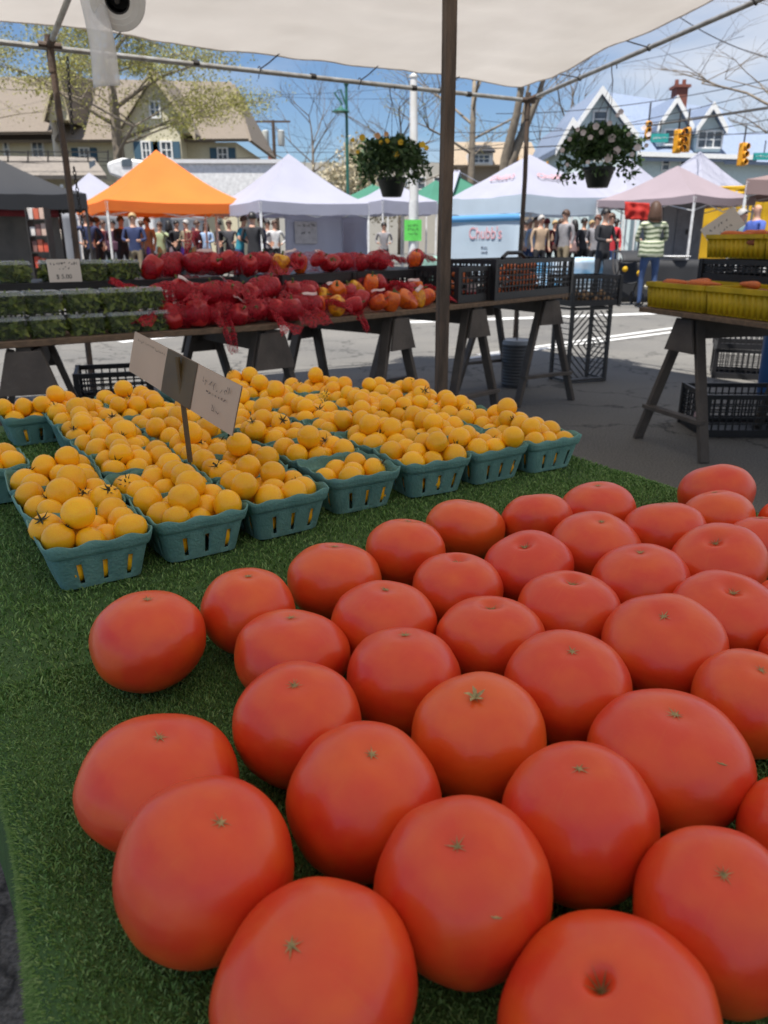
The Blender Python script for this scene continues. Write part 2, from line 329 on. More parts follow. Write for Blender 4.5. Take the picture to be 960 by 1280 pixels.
# (row, cx, cy, w, h, scar px or None, ripeness shift, special)
TOM=[(1,386,1200,246,228,(362,1180),0,''),(1,742,1262,264,230,(746,1226),0,'dent'),
(2,279,1104,222,226,(277,1027),0,''),(2,577,1130,220,234,(571,1058),0,'cut'),(2,887,1152,210,205,(905,1093),-.06,''),
(3,203,983,197,165,(199,920),0,'cut'),(3,459,1008,192,182,(465,943),.03,''),(3,726,1034,194,192,(724,960),-.03,''),(3,990,1035,168,150,None,0,''),
(4,374,909,160,154,(368,856),0,''),(4,598,926,168,152,(594,873),.25,'calyx'),(4,846,954,200,166,(845,890),-.05,'cut'),
(5,187,803,140,124,(184,748),.05,''),(5,361,819,144,114,(363,771),.03,''),(5,505,852,145,132,(506,792),-.05,''),(5,715,867,155,136,(715,815),0,''),(5,932,882,136,126,(952,838),.1,''),
(6,312,768,117,110,(310,718),.12,''),(6,480,782,132,110,(482,735),0,''),(6,613,801,136,112,(614,753),0,'rim'),(6,824,812,150,120,(829,772),.02,''),(6,1004,830,118,104,None,0,''),
(7,418,727,118,98,(418,682),.12,''),(7,571,739,116,94,(572,697),0,'rim'),(7,715,767,130,103,(716,722),-.06,'rim'),(7,914,778,136,104,(918,735),-.03,'rim'),(7,990,762,90,84,None,0,''),
(8,507,694,100,88,None,.1,''),(8,660,714,110,84,(655,680),-.2,'rim'),(8,799,729,120,90,(800,690),-.04,''),(8,897,710,117,86,(893,676),-.03,'rim'),
(9,581,664,100,76,None,.22,''),(9,745,688,110,84,(752,652),.02,''),(9,830,669,102,82,None,0,''),(9,951,685,88,78,None,0,''),
(10,670,655,90,74,None,0,''),(10,747,639,90,72,None,0,''),(10,897,651,88,74,None,.18,''),
(11,894,620,90,74,None,.02,''),(11,990,655,78,70,None,0,'')]
def tom_solve(cx,cy,w,h):
    R=.053; b=.85
    for _ in range(12):
        hc=R*b+.002; p=PL(cx,cy,TH+hc); z=proj(p)[2]; R=w*z/(2*F)
        al=math.atan2(H-p.z,math.hypot(p.x,p.y)); q=(h/w)**2-math.sin(al)**2
        b=min(.98,max(.74,math.sqrt(max(q,.01))/math.cos(al)))
    return p,R,b
sol=[list(tom_solve(*t_[1:5])) for t_ in TOM]
for it in range(30):
    for i in range(len(sol)):
        for j in range(i):
            a,b=sol[i][0],sol[j][0]; d=Vector((a.x-b.x,a.y-b.y,0)); l=d.length; mn=(sol[i][1]+sol[j][1])*.965
            if l<mn: k=d/l*(mn-l)*.25; sol[i][0]=a+k; sol[j][0]=b-k
ORD=['','first','second','third','fourth','fifth','sixth','seventh','eighth','ninth','tenth','eleventh']
cnt={}; NP,NA=44,56
for idx,(T,(c,R,b)) in enumerate(zip(TOM,sol)):
    row=T[0]; cnt[row]=cnt.get(row,0)+1; k=cnt[row]; rr=random.Random(idx*13+5)
    ax=Vector((rr.uniform(-.25,.25),rr.uniform(.0,.5),1)).normalized()
    if T[5]:
        e=Vector((0,0,H)); d=(W(T[5][0],T[5][1],1)-e).normalized(); o=e-c; iz=1/(b*b)
        A=d.x**2+d.y**2+d.z**2*iz; B=2*(o.x*d.x+o.y*d.y+o.z*d.z*iz); Cc=o.x**2+o.y**2+o.z**2*iz-R*R; D=B*B-4*A*Cc
        if D>0: ax=(o+d*((-B-math.sqrt(D))/(2*A))).normalized()
        else: ax=Vector((0,.25,1)).normalized()
    if ax.z<.72:
        hz=Vector((ax.x,ax.y,0)).normalized(); ax=hz*.69+Vector((0,0,.72)); ax.normalize()
    seed=rr.uniform(0,99); nl=rr.choice((4,5,5,6)); la=rr.uniform(.006,.02); ph0=rr.uniform(0,6); sp=T[7]
    q=Vector((0,0,1)).rotation_difference(ax).to_matrix()
    dm={'dent':(.24,.085),'rim':(.16,.15),'cut':(.055,.16),'':(.05,.16),'calyx':(.04,.2)}[sp]
    def surf(pa,th,R=R,b=b,seed=seed,nl=nl,la=la,ph0=ph0,dm=dm):
        s_,c_=math.sin(pa),math.cos(pa); dv=Vector((s_*math.cos(th),s_*math.sin(th),c_))
        e=1+.045*noise.noise(dv*.9+Vector((seed,0,0)))+.02*noise.noise(dv*2.2+Vector((0,seed,0)))
        lob=1+la*s_*math.cos(nl*th+ph0+.6*math.sin(th+seed)); g=abs(s_)**.93
        rad=R*g*e*lob*(1+.045*c_); z=R*b*(abs(c_)**.95)*(1 if c_>0 else -1)*e
        z-=R*dm[0]*math.exp(-(s_/dm[1])**2)*(1 if c_>0 else -.5)
        return Vector((rad*math.cos(th),rad*math.sin(th),z)),dv
    vs=[];tcs=[]
    p,d=surf(0,0); vs.append(p);tcs.append(d)
    for i in range(1,NP):
        pa=math.pi*(i/NP)**1.15
        for j in range(NA): p,d=surf(pa,2*math.pi*j/NA); vs.append(p);tcs.append(d)
    p,d=surf(math.pi,0); vs.append(p);tcs.append(d)
    fs=[(0,1+j,1+(j+1)%NA) for j in range(NA)]
    for i in range(NP-2):
        for j in range(NA): a=1+i*NA+j; a2=1+i*NA+(j+1)%NA; fs.append((a,a+NA,a2+NA,a2))
    fs+=[(len(vs)-1,1+(NP-2)*NA+(j+1)%NA,1+(NP-2)*NA+j) for j in range(NA)]
    wv=[q@v for v in vs]; lo=min(v.z for v in wv); base=Vector((c.x,c.y,TH+.003))
    lab='large red tomato, %s from left in the %s row counted from the front'%(ORD[k],ORD[row])
    if sp=='dent': lab='large red tomato with a deep dimple, right one of the front row'
    if sp=='calyx': lab='orange red tomato with a dry tan leaf scrap, middle of the fourth row'
    t=thing('tomato',lab,'tomato',base,'large red tomatoes spread on the turf')
    dv=Vector((0,0,-lo)); m=MB(); m.add([base+v+dv for v in wv],fs); o=m.build('fruit',m_tom,t,ang=180)
    at=o.data.attributes.new('tc','FLOAT_VECTOR','POINT'); at.data.foreach_set('vector',[x for d in tcs for x in d]); o['ripe']=float(T[6])
    s=MB(); pts=7+rr.randint(0,3); big=R*(.088 if sp!='calyx' else .07); nn=pts*2; ring=[]
    cp=surf(0,0)[0]; lift=q@Vector((0,0,.0006))
    for k2 in range(nn):
        pa=(big*(rr.uniform(.7,1.5) if k2%2==0 else rr.uniform(.16,.28)))/R; p=surf(pa,2*math.pi*k2/nn+rr.uniform(-.15,.15))[0]; ring.append(base+q@p+dv+lift*1.1)
    s.add([base+q@cp+dv+lift*2]+ring,[(0,1+i,1+(i+1)%nn) for i in range(nn)])
    if sp=='calyx':
        for k2 in range(5):
            a=k2*1.25+.3; p0=base+q@(cp+Vector((0,0,.001)))+dv; p1=p0+q@Vector((math.cos(a)*.005,math.sin(a)*.005,.003)); p2=p1+q@Vector((math.cos(a+.3)*.004,math.sin(a+.3)*.004,.001))
            w_=q@Vector((-math.sin(a),math.cos(a),0))*.0015; s.add([p0-w_,p0+w_,p1+w_,p1-w_,p2],[(0,1,2,3),(3,2,4)])
    s.build('blossom_scar',m_scar,t)
    if sp=='cut':
        s=MB(); a0=-1.2 if idx!=5 else -.9
        pt=[base+q@(surf(.75+.02*i+ (.01*(i%2)),a0+.035*i)[0]*1.004)+dv for i in range(5)]
        s.tube(pt,[.0002,.0006,.0008,.0005,.0002],5); s.build('healed_nick',m_scar,t)
# ================================================================ TEAL PULP BASKETS WITH YELLOW TOMATOES
m_pulp=mat('teal_pulp',(.15,.32,.285),.85,(.105,.25,.225),scale=30,bump=.3,bscale=260,rv=.08)
BB,BT,BH=.049,.063,.062
def basket_mesh(seed):
    r=random.Random(seed); per=[]                  # perimeter samples (unit square half size 1, rounded corners)
    K=18
    for side in range(4):
        for k in range(K):
            t_=-1+2*k/K; x,y=[(t_,-1),(1,t_),(-t_,1),(-1,-t_)][side]; per.append((x,y,side,k))
    def rc(x,y):
        n=(abs(x)**9+abs(y)**9)**(1/9); return x/n,y/n
    rows=[(0,0,0),(.006,0,0),(.012,0,0),(.02,0,0),(.028,0,0),(.034,0,0),(.044,0,0),(.0455,.0028,0),(.05,.0032,0),(.056,.0034,0),(.062,.003,1)]
    vs=[]
    for z,o,top in rows:
        for x,y,s,k in per:
            a,b=rc(x,y); hw=BB+(BT-BB)*(z/BH)+o; bow=1+.012*noise.noise((x*1.3+seed,y*1.3,z*20))
            zz=z+(top*(.0022*math.sin(k/K*math.pi*6+seed)+.0015*noise.noise((x*3,y*3,seed))) if top else 0)
            vs.append((a*hw*bow,b*hw*bow,zz))
    n=len(per); fs=[]
    for i in range(len(rows)-1):
        for j in range(n):
            k=per[j][3]
            if 1<=i<=4 and k in (4,9,14): continue
            if i==5 and k in (): continue
            fs.append((i*n+j,i*n+(j+1)%n,(i+1)*n+(j+1)%n,(i+1)*n+j))
    m=MB(); m.add(vs,fs); m.f.append(tuple(range(n))[::-1]); m.m.append(0); return m
def heap(seed,N):
    r=random.Random(seed); sp=[]
    for i in range(N): sp.append([r.uniform(-.03,.03),r.uniform(-.03,.03),.02+.012*i,r.choice((.0188,.0195,.0202,.0212))*r.uniform(.98,1.02)])
    for it in range(420):
        for s in sp: s[2]-=.0011
        for _ in range(2):
            for i in range(N):
                a=sp[i]
                for j in range(i):
                    b=sp[j]; dx,dy,dz=a[0]-b[0],a[1]-b[1],a[2]-b[2]; d=math.sqrt(dx*dx+dy*dy+dz*dz)+1e-9; mn=(a[3]+b[3])*.97
                    if d<mn:
                        k=(mn-d)/d*.5; a[0]+=dx*k;a[1]+=dy*k;a[2]+=dz*k;b[0]-=dx*k;b[1]-=dy*k;b[2]-=dz*k
            for a in sp:
                a[2]=max(a[2],a[3]+.002); lim=BB+(BT-BB)*min(1,a[2]/BH)-a[3]*(1 if a[2]<BH+.002 else .3)
                a[0]=max(-lim,min(lim,a[0])); a[1]=max(-lim,min(lim,a[1]))
    return [tuple(s) for s in sp]
HEAPS=[heap(11+i,19) for i in range(5)]
HEAPS.append([h for h in heap(40,13)])            # the basket that is only half full
bmeshes=[]
for i in range(3):
    m=basket_mesh(i*3.7); o=m.build('fruit_basket',m_pulp,None,ang=50,solid=.0022); bmeshes.append(o)
m_yel=mat('yellow_tomato_skin',(.94,.53,.014),.3,(.92,.40,.010),scale=20,rv=.13,sss=.1,detail=2,spec=.4)
m_cal=mat('dried_calyx',(.035,.05,.015),.8,(.06,.04,.02),scale=200)
# yellow tomato templates
ytm=[]
for i in range(6):
    vs=[];n1,n2=12,18; r=random.Random(i); sq=r.uniform(.86,1.04)
    def yp(pa,th):
        s_,c_=math.sin(pa),math.cos(pa); dv=Vector((s_*math.cos(th),s_*math.sin(th),c_)); e=1+.07*noise.noise(dv*.8+Vector((i*5,0,0)))+.015*math.cos(2*th+i)*s_
        return Vector((dv.x*e,dv.y*e,dv.z*e*sq-.10*math.exp(-(s_/.15)**2)*(1 if c_>0 else -.3)))
    vs=[yp(0,0)]+[yp(math.pi*a/n1,2*math.pi*b/n2) for a in range(1,n1) for b in range(n2)]+[yp(math.pi,0)]
    fs=[(0,1+j,1+(j+1)%n2) for j in range(n2)]+[(1+a*n2+j,1+(a+1)*n2+j,1+(a+1)*n2+(j+1)%n2,1+a*n2+(j+1)%n2) for a in range(n1-2) for j in range(n2)]+[(len(vs)-1,1+(n1-2)*n2+(j+1)%n2,1+(n1-2)*n2+j) for j in range(n2)]
    ytm.append((vs,fs))
def ymeshobj(i):
    t=thing('cherry_tomato','x','tomato'); m=MB(); m.add(*ytm[i]); m.build('fruit',m_yel,t,ang=180)
    return t
ytpl=[ymeshobj(i) for i in range(6)]
cal=MB(); r=random.Random(5)
for k in range(6):
    a=k*1.05+r.uniform(-.2,.2); d=Vector((math.cos(a),math.sin(a),0)); w_=Vector((-d.y,d.x,0))*.075
    p0=Vector((0,0,1.0)); p1=p0+d*.3+Vector((0,0,.05)); p2=p0+d*r.uniform(.5,.75)+Vector((0,0,r.uniform(.1,.35)))
    cal.add([p0-w_,p0+w_,p1+w_*.8,p1-w_*.8,p2],[(0,1,2,3),(3,2,4)])
cal.tube([(0,0,.93),(.05,0,1.15),(.12,.05,1.35)],[.06,.05,.05],5)
calo=cal.build('calyx',m_cal,None)
# basket grid: front edge read off the photo, columns run back along the table
fronts=[(134,733),(254,698),(359,671),(458,640),(545,620),(622,604),(693,590)]
spots=[]
rb=random.Random(21)
fc=[cl(PL(u,v,TH)) for u,v in fronts]
for ci,(c,l) in enumerate(fc):
    last=[3,7,7,7,7,6,5][ci]; ll=l+BB+.004
    for k in range(last):
        spots.append((c+rb.uniform(-.004,.004),ll+rb.uniform(-.004,.004),rb.uniform(-.07,.07),ci,k)); ll+=.131+rb.uniform(0,.004)
# far left basket standing alone and the ones cut by the left edge
a=cl(PL(50,556,TH)); spots.append((a[0],a[1]+BB,.05,-1,5))
a=cl(PL(-2,632,TH)); spots.append((a[0]-.01,a[1]+BB,.02,-1,1))
a=cl(PL(-30,590,TH)); 
print('baskets',len(spots),'l range',max(s[1] for s in spots))
allt=[]
colname=['leftmost','second from left','third from left','middle','third from right','second from right','rightmost']
for i,(c,l,rz,ci,k) in enumerate(spots):
    p=TC(c,l,.004); rot=math.atan2(Cv.y,Cv.x)+rz
    if ci>=0: where='%s column, %s from the front'%(colname[ci],ORD[k+1]) if k else 'front row, %s'%colname[ci]
    elif k==5: where='apart at the far left corner of the turf'
    else: where='cut by the left edge of the photo'
    o=bpy.data.objects.new('fruit_basket',bmeshes[i%3].data); COL.objects.link(o); o.location=p; o.rotation_euler=(0,0,rot+rb.choice((0,math.pi)))
    for md in bmeshes[0].modifiers:
        q=o.modifiers.new('t','SOLIDIFY'); q.thickness=.0022; q.offset=0
    lb='teal pulp basket of yellow tomatoes, '+where
    if ci==3 and k==0: lb='teal pulp basket filled less than its neighbours, front row, middle'
    tag(o,lb,'fruit basket','teal pulp baskets on the turf')
    hp=HEAPS[5] if (ci==3 and k==0) else HEAPS[rb.randrange(5)]; a4=rot+rb.randrange(4)*math.pi/2
    for (x,y,z,r_) in hp:
        q=Matrix.Rotation(a4,3,'Z')@Vector((x,y,z)); w=p+q; top=z>.040
        allt.append([w,r_,where,top,ci,k,z])
for b in bmeshes: bpy.data.objects.remove(b)
# the 300 that show largest become things of their own, the rest one object
for a in allt: a.append(proj(a[0])[2]*(1 if a[3] else (1.6 if a[5]==0 and a[6]>.028 else 9)))
allt.sort(key=lambda a:a[-1])
ind,rest=allt[:300],allt[300:]
rr=random.Random(9)
for w,r_,where,top,ci,k,z,_ in ind:
    e=Euler((rr.uniform(0,6),rr.uniform(0,6),rr.uniform(0,6)))
    o=copy_tree(rr.choice(ytpl),w,rot=e,scale=r_*1.01,label='golden yellow tomato in the teal basket, '+where)
    o['group']='yellow tomatoes in teal baskets'
    if top and rr.random()<.11:
        e=Euler((rr.uniform(-1.0,.9),rr.uniform(-.9,.9),rr.uniform(0,6))); o.rotation_euler=e
        q=calo.copy(); COL.objects.link(q); q.parent=o; q.location=(0,0,-.08)
m=MB()
for w,r_,where,top,ci,k,z,_ in rest:
    vs,fs=rr.choice(ytm); Q=Euler((rr.uniform(0,6),rr.uniform(0,6),rr.uniform(0,6))).to_matrix()*r_; m.add([w+Q@v for v in vs],fs)
    if top and rr.random()<.12:
        Q=Euler((rr.uniform(-.9,.9),rr.uniform(-.9,.9),0)).to_matrix()*r_; m.add([w+Q@(Vector(v)-Vector((0,0,.08))) for v in cal.v],cal.f,1)
o=m.build('cherry_tomatoes',[m_yel,m_cal],None,ang=180); tag(o,'rest of the yellow tomatoes heaped in the rear baskets','tomatoes','yellow tomatoes in teal baskets','stuff')
for t in ytpl: drop(t)
bpy.data.objects.remove(calo)
# ---------------------------------------------------------------- price strip on a stake among the baskets
m_card=mat('beige_card',(.56,.43,.32),.85,(.51,.39,.29),scale=9)
m_tape=mat('brown_tape',(.10,.062,.016),.55,(.075,.045,.012),scale=30)
A=W(165,414,1.37); B_=W(298,482,1.06); A2=W(168,465,1.37); B2=W(290,545,1.06)
x=(B_-A); y=((A-A2)+(B_-B2))/2; wd=x.length; ht=y.length
M=frame((A+A2+B_+B2)/4,x,y)
t=thing('price_sign','long beige card price sign taped to a thin stake among the yellow tomatoes','price sign',Vector(M.translation)-Vector((0,0,.2)))
def cardgrid(x0,x1,zo,th,bow=.0015):
    m=MB(); f=lambda a,b,s: M@Vector((x0+(x1-x0)*a,(b-.5)*ht,zo+s+bow*math.sin((x0+(x1-x0)*a)/wd*5)+.0005*math.sin(b*3)))
    n=16; 
    for s in (0,-th): m.grid(lambda a,b:f(a,b,s),n,3)
    return m
m=cardgrid(-wd/2,wd/2,0,.0016); m.build('card',m_card,t)
k=MB(); r=random.Random(2)
Mi=M@Matrix.Translation((0,0,.0035))
for (x0,y0,w_,h_,n) in ((-wd*.42,ht*.36,wd*.3,.006,16),(wd*.22,ht*.27,wd*.24,.015,8),(wd*.27,ht*.08,wd*.16,.005,7),(wd*.33,-ht*.2,wd*.07,.012,2)): scribble(k,Mi,x0,y0,w_,h_,n,r,.0009)
k.build('handwriting',m_ink,t)
m=cardgrid(-wd*.13,wd*.16,.0012,.0040); m.build('tape',m_tape,t)
m=MB(); top=M@Vector((.004,ht*.45,.008)); bot=Vector(W(238,578,1.22)); m.tube([top,bot],.0042,8); m.build('stake',m_tape,t)
# ================================================================ STALL FRAME, TARP, POLES
PLc=W(62,57,4.89); PRc=W(660,125,6.79); PLc.z=PRc.z=2.25
Pv=(PRc-PLc).normalized(); Qv=Vector((Pv.y,-Pv.x,0)); LEN=(PRc-PLc).length
def FR(a,b,h): return Vector((PLc.x,PLc.y,0))+Pv*a+Qv*b+Vector((0,0,h))
RID=4.0; SL=.128
def roofh(b): return 2.25+SL*(b if b<RID else 2*RID-b)
t=thing('canopy_frame','galvanised pipe frame of the market stall with corner posts','canopy frame',FR(0,0,0))
def sag(p,q,s,n=12): return [Vector(p).lerp(Vector(q),i/n)-Vector((0,0,s*4*(i/n)*(1-i/n))) for i in range(n+1)]
m=MB(); m.tube(sag(FR(-3.2,0,2.25),FR(LEN+.03,0,2.25),.012),.017,10); m.build('front_rail',m_steel,t)
for a in (0,LEN):
    m=MB(); m.tube([FR(a,0,2.25),FR(a,RID,roofh(RID)),FR(a,2*RID,2.25)],.017,10); m.build('rafter',m_steel,t)
    bt=FR(a,0,0); 
    m=MB(); m.tube([FR(a,0,2.27),FR(a,0,1.6)+Vector((.012,0,0)),bt+Vector((.0,0,.01))],.021,10); m.build('post',m_rust,t)
    m=MB(); m.tube([FR(a,0,2.31),FR(a,0,2.1)],.025,10); m.tube([FR(a-.07,0,2.25),FR(a+.07,0,2.25)],.023,10); m.tube([FR(a,-.02,2.25),FR(a,.12,2.265)],.023,10)
    for dx in (-.05,.05): m.ball(FR(a+dx,-.024,2.262),.008,6)
    m.build('joint',m_rust,t)
    m=MB(); m.tube([FR(a,2*RID,2.25),FR(a,2*RID,0)],.02,8); m.build('post',m_rust,t)
m=MB(); m.tube([FR(-3.2,2*RID,2.25),FR(LEN,2*RID,2.25)],.017,8); m.build('rear_rail',m_steel,t)
m=MB(); m.tube([FR(-3.2,RID,roofh(RID)),FR(LEN,RID,roofh(RID))],.017,8); m.build('ridge_rail',m_steel,t)
for a in [-1.6,-.62,.95,1.85,2.75,3.3]:        # collars and clips along the far rail
    m=MB(); m.tube([FR(a-.022,0,2.245),FR(a+.022,0,2.245)],.0215,8); m.build('clip',m_dark,t)
# tarp
a0,a1,b0,b1=-3.1,LEN-.16,.10,2*RID-.1
def tarp(u,v,off=0):
    a=a0+(a1-a0)*u; b=b0+(b1-b0)*v; h=roofh(b)+.075-.0*b
    if b>RID-.25 and b<RID+.25: h-=.02
    bay=(a-0)/1.31; h-=.035*abs(math.sin(math.pi*bay))*min(1,b*1.2)*.8
    ed=math.exp(-b/.12); h-=.03*ed*abs(math.sin(a*2.4)); h-=.03*math.exp(-(a1-a)/.1)*abs(math.sin(b*3))
    h+=.012*abs(math.sin(a*6+3*noise.noise((a,b*2,1))))*math.exp(-b*1.3)+.022*noise.noise((a*1.1,b*1.1,0))+.016*noise.noise((a*1.2+b*4,b*4-a,3))+.004*noise.noise((a*14+b*6,b*10,9))
    b+=.03*ed*math.sin(a*4.8)+.012*ed*math.sin(a*13)
    return FR(a,b,h+off)
t=thing('tarp','white canvas tarp stretched over the stall frame as its roof','tarp',FR(2,4,2.6))
m=MB(); m.grid(lambda u,v:tarp(u,v),150,150); m.build('canvas',m_tarp,t,ang=180)
m=MB(); m.tube([tarp(i/80,0) for i in range(81)],.006,6); m.tube([tarp(1,i/80) for i in range(81)],.006,6); m.build('hem',m_tarp,t)
for a in [-2.2,-1.35,-.42,.42,1.52,2.35,3.1]:
    c=MB(); u=(a-a0)/(a1-a0); p=tarp(u,0.004); q=FR(a-.10,0,2.25); c.tube([p,p.lerp(q,.5)-Vector((0,0,.005)),q],.0045,6)
    c.tube([q+Vector((math.cos(k*.8)*.023*Qv.x,math.cos(k*.8)*.023*Qv.y,math.sin(k*.8)*.023)) for k in range(9)],.004,5); c.tube([q-Vector((0,0,.02)),q-Vector((.01,0,.06))],.003,5)
    tag(c.build('tie_cord',m_dark),'short dark cord tying the tarp hem to the far rail','cord','cords tying the tarp to its rails')
for b in [.55,1.25,2.1,3.0]:
    c=MB(); p=tarp(1,(b-b0)/(b1-b0)); q=FR(LEN,b+.08,roofh(b+.08)); c.tube([p,q],.0045,6); c.tube([q+Pv*(math.cos(k*.8)*.022)+Vector((0,0,math.sin(k*.8)*.022)) for k in range(9)],.004,5)
    tag(c.build('tie_cord',m_dark),'short dark cord tying the tarp hem to the right rail','cord','cords tying the tarp to its rails')
def chain(p,q,n,name_label,r=.011,lw=.0028):
    c=MB(); p,q=Vector(p),Vector(q)
    for i in range(n):
        a=p.lerp(q,(i+.5)/n); hl=(q-p).length/n*.62; x_=Vector((1,0,0)) if i%2 else Vector((0,1,0))
        c.tube([a+x_*(r*.6*math.cos(k*math.pi/4))+Vector((0,0,hl*math.sin(k*math.pi/4))) for k in range(9)],lw,5)
    return tag(c.build('chain',m_dark),name_label,'chain')
chain(FR(.10,0,2.2),FR(.075,-.0,1.75),20,'upper steel chain hooked below the left corner joint',.016,.0035)
chain(FR(.06,-.02,1.55),FR(.09,-.02,.52),40,'long steel chain hanging beside the left post',.016,.0035)
# wooden centre post
t=thing('centre_post','brown square post standing behind the yellow tomatoes','post',W(549,560,2.75))
pb=W(549,560,2.75); x0,y0=pb.x,pb.y; hh=2.76
m=MB(); n=40
def pp(i,k):
    z=hh*i/n; w_=.0172+.0006*noise.noise((0,k,z*3)); a=.35+math.pi/4+k*math.pi/2; d=.006*noise.noise((z*1.2,0,5))
    return (x0+d+math.cos(a)*w_*1.414,y0+math.sin(a)*w_*1.414,z)
vs=[pp(i,k) for i in range(n+1) for k in range(4)]
m.add(vs,[(i*4+k,i*4+(k+1)%4,(i+1)*4+(k+1)%4,(i+1)*4+k) for i in range(n) for k in range(4)])
m.build('timber',mat('weathered_post',(.15,.105,.075),.75,(.065,.048,.036),scale=7,stretch=(6,6,1),bump=.4,bscale=60),t,ang=40)
m=MB(); m.box((x0,y0,.006),(.16,.16,.012),.35); m.build('base_plate',m_dark,t)
# paper bag roll hanging near the left rafter
m_roll=mat('bag_roll_white',(.74,.73,.70),.6,(.66,.65,.62),scale=20); m_film=mat('bag_film',(.8,.8,.8),.35,(.7,.7,.7),scale=15,clear=.45,bump=.3)
c=W(148,-2,2.5); t=thing('bag_roll','roll of clear produce bags hanging up near the left rafter','bag roll',c)
ad=(c-Vector((0,0,H))).normalized(); ad=(ad+Vector((.04,0,.05))).normalized(); X=Vector((1,0,0)); X=(X-ad*X.dot(ad)).normalized(); Z=ad.cross(X)*-1
Q=Matrix((X,Z,ad)).transposed()
m=MB(); pr=[(.038,-.11),(.05,-.11),(.0505,-.112),(.066,-.111),(.0665,-.113),(.083,-.111),(.085,-.105),(.085,.11),(.038,.11),(.038,-.11)]; m.lathe(pr,32,c,0,Q); m.build('roll',m_roll,t)
m=MB(); m.lathe([(.033,-.108),(.038,-.108),(.038,.10),(.033,.10),(.033,-.108)],24,c,0,Q); m.lathe([(.0,.05),(.033,.05)],24,c,0,Q); m.build('core',m_black,t)
m=MB(); e0=W(105,-30,2.42); e1=W(136,108,2.42)
m.grid(lambda a,b: e0.lerp(e1,b)+Vector((.083*(a-.5)+.01*math.sin(b*4),.012*math.sin(a*5+b*3),.02*math.sin(b*9+a)*(1-b)+ (a-.5)*.01)),8,24); m.build('loose_bag',m_film,t,solid=.0006)
m=MB(); m.tube([c-ad*.14,c+ad*.16],.008,8); m.tube([c+ad*.15,c+ad*.15+Vector((0,0,.8))],.004,6);m.tube([c-ad*.13,c-ad*.13+Vector((0,0,.8))],.004,6); m.build('hanger',m_dark,t)
# ================================================================ HANGING FLOWER BASKETS
m_leafd=mat('petunia_leaf',(.035,.075,.018),.6,(.02,.05,.012),scale=12,transl=.25,island=[(.015,.035,.008),(.04,.09,.02),(.07,.12,.03)])
m_pot=mat('dark_green_pot',(.012,.018,.014),.5); m_yf=mat('yellow_petal',(.75,.50,.02),.6,(.7,.4,.02),scale=30,transl=.3); m_pf=mat('peach_petal',(.75,.38,.16),.6,transl=.3); m_wf=mat('white_petal',(.72,.66,.66),.6,(.5,.42,.42),scale=40,transl=.3)
def leafcloud(pts,sz,mt,name,parent,seed=1,asp=.5,kind=None):
    g=np.random.default_rng(seed); P=np.array([tuple(p) for p in pts]); n=len(P)
    a=g.normal(size=(n,3)); a/=np.linalg.norm(a,axis=1)[:,None]; b=g.normal(size=(n,3)); b-=a*(a*b).sum(1)[:,None]; b/=np.linalg.norm(b,axis=1)[:,None]
    s=sz*g.uniform(.6,1.3,n)[:,None]; nn=np.cross(a,b)
    V=np.stack([P-a*s,P+b*s*asp+nn*s*.15,P+a*s,P-b*s*asp+nn*s*.15],1).reshape(-1,3); i=np.arange(n)*4
    o=npmesh(name,V,np.stack([i,i+1,i+2,i+3],1),mt,parent)
    if kind: o['kind']=kind
    return o
def hanging(c,rx,rz,hook,label,flowers,seed,trail):
    r=random.Random(seed); t=thing('hanging_basket',label,'hanging basket',c-Vector((0,0,rz)))
    m=MB(); k=rx*.34; z0=-rz*1.05; m.lathe([(.001,z0-k*1.1),(k*.7,z0-k*1.1),(k*.74,z0-k*1.05),(k*1.08,z0+.0),(k*1.16,z0+.005),(k*1.16,z0+.03),(k*1.02,z0+.03),(k*.9,z0),(.001,z0)],28,c+Vector((0,0,rz*.35))); m.build('pot',m_pot,t)
    pts=[]
    for i in range(2600):
        a=r.uniform(0,6.283); q=r.random()**.45; th=r.uniform(-.5,1.45); e=1+.22*noise.noise((math.cos(a)*2+seed,math.sin(a)*2,th*2))
        p=Vector((math.cos(a)*math.cos(th)*rx*q*e,math.sin(a)*math.cos(th)*rx*q*e,math.sin(th)*rz*q*e))
        if p.z<0 and math.hypot(p.x,p.y)>.6*rx: p.z-=trail*r.random()**2*rx
        pts.append(c+p)
    leafcloud(pts,rx*.085,m_leafd,'foliage',t,seed)
    m=MB(); ring=rx*.38
    for k_ in range(3):
        a=k_*2.09+.5; m.tube([c+Vector((math.cos(a)*ring,math.sin(a)*ring,-rz*.5)),c+Vector((math.cos(a)*ring*.6,math.sin(a)*ring*.6,rz*1.1)),hook-Vector((0,0,.10))],.0022,5)
    m.tube([hook-Vector((0,0,.11)),hook-Vector((0.015,0,.05)),hook+Vector((-.02,0,.0)),hook+Vector((0,0,.022)),hook+Vector((.02,0,0)),hook+Vector((.02,0,-.02))],.004,6); m.build('hanger',m_dark,t)
    for (u,v,mt,sz) in flowers:
        z=proj(c)[2]-rx*.8; p=W(u,v,z); f=MB(); nrm=(Vector((0,0,H))-p).normalized(); nrm=(nrm+Vector((r.uniform(-.3,.3),r.uniform(-.3,.3),r.uniform(0,.5)))).normalized()
        Qm=Vector((0,0,1)).rotation_difference(nrm).to_matrix(); s=sz*.88
        ring_=[]
        for k_ in range(20): a=k_*math.pi/10; rad=s*(.85+.15*abs(math.cos(a*2.5))); ring_.append(p+Qm@Vector((math.cos(a)*rad,math.sin(a)*rad,s*.2)))
        f.add([p]+ring_,[(0,1+i,1+(i+1)%20) for i in range(20)]); f.build('flower',mt,t)
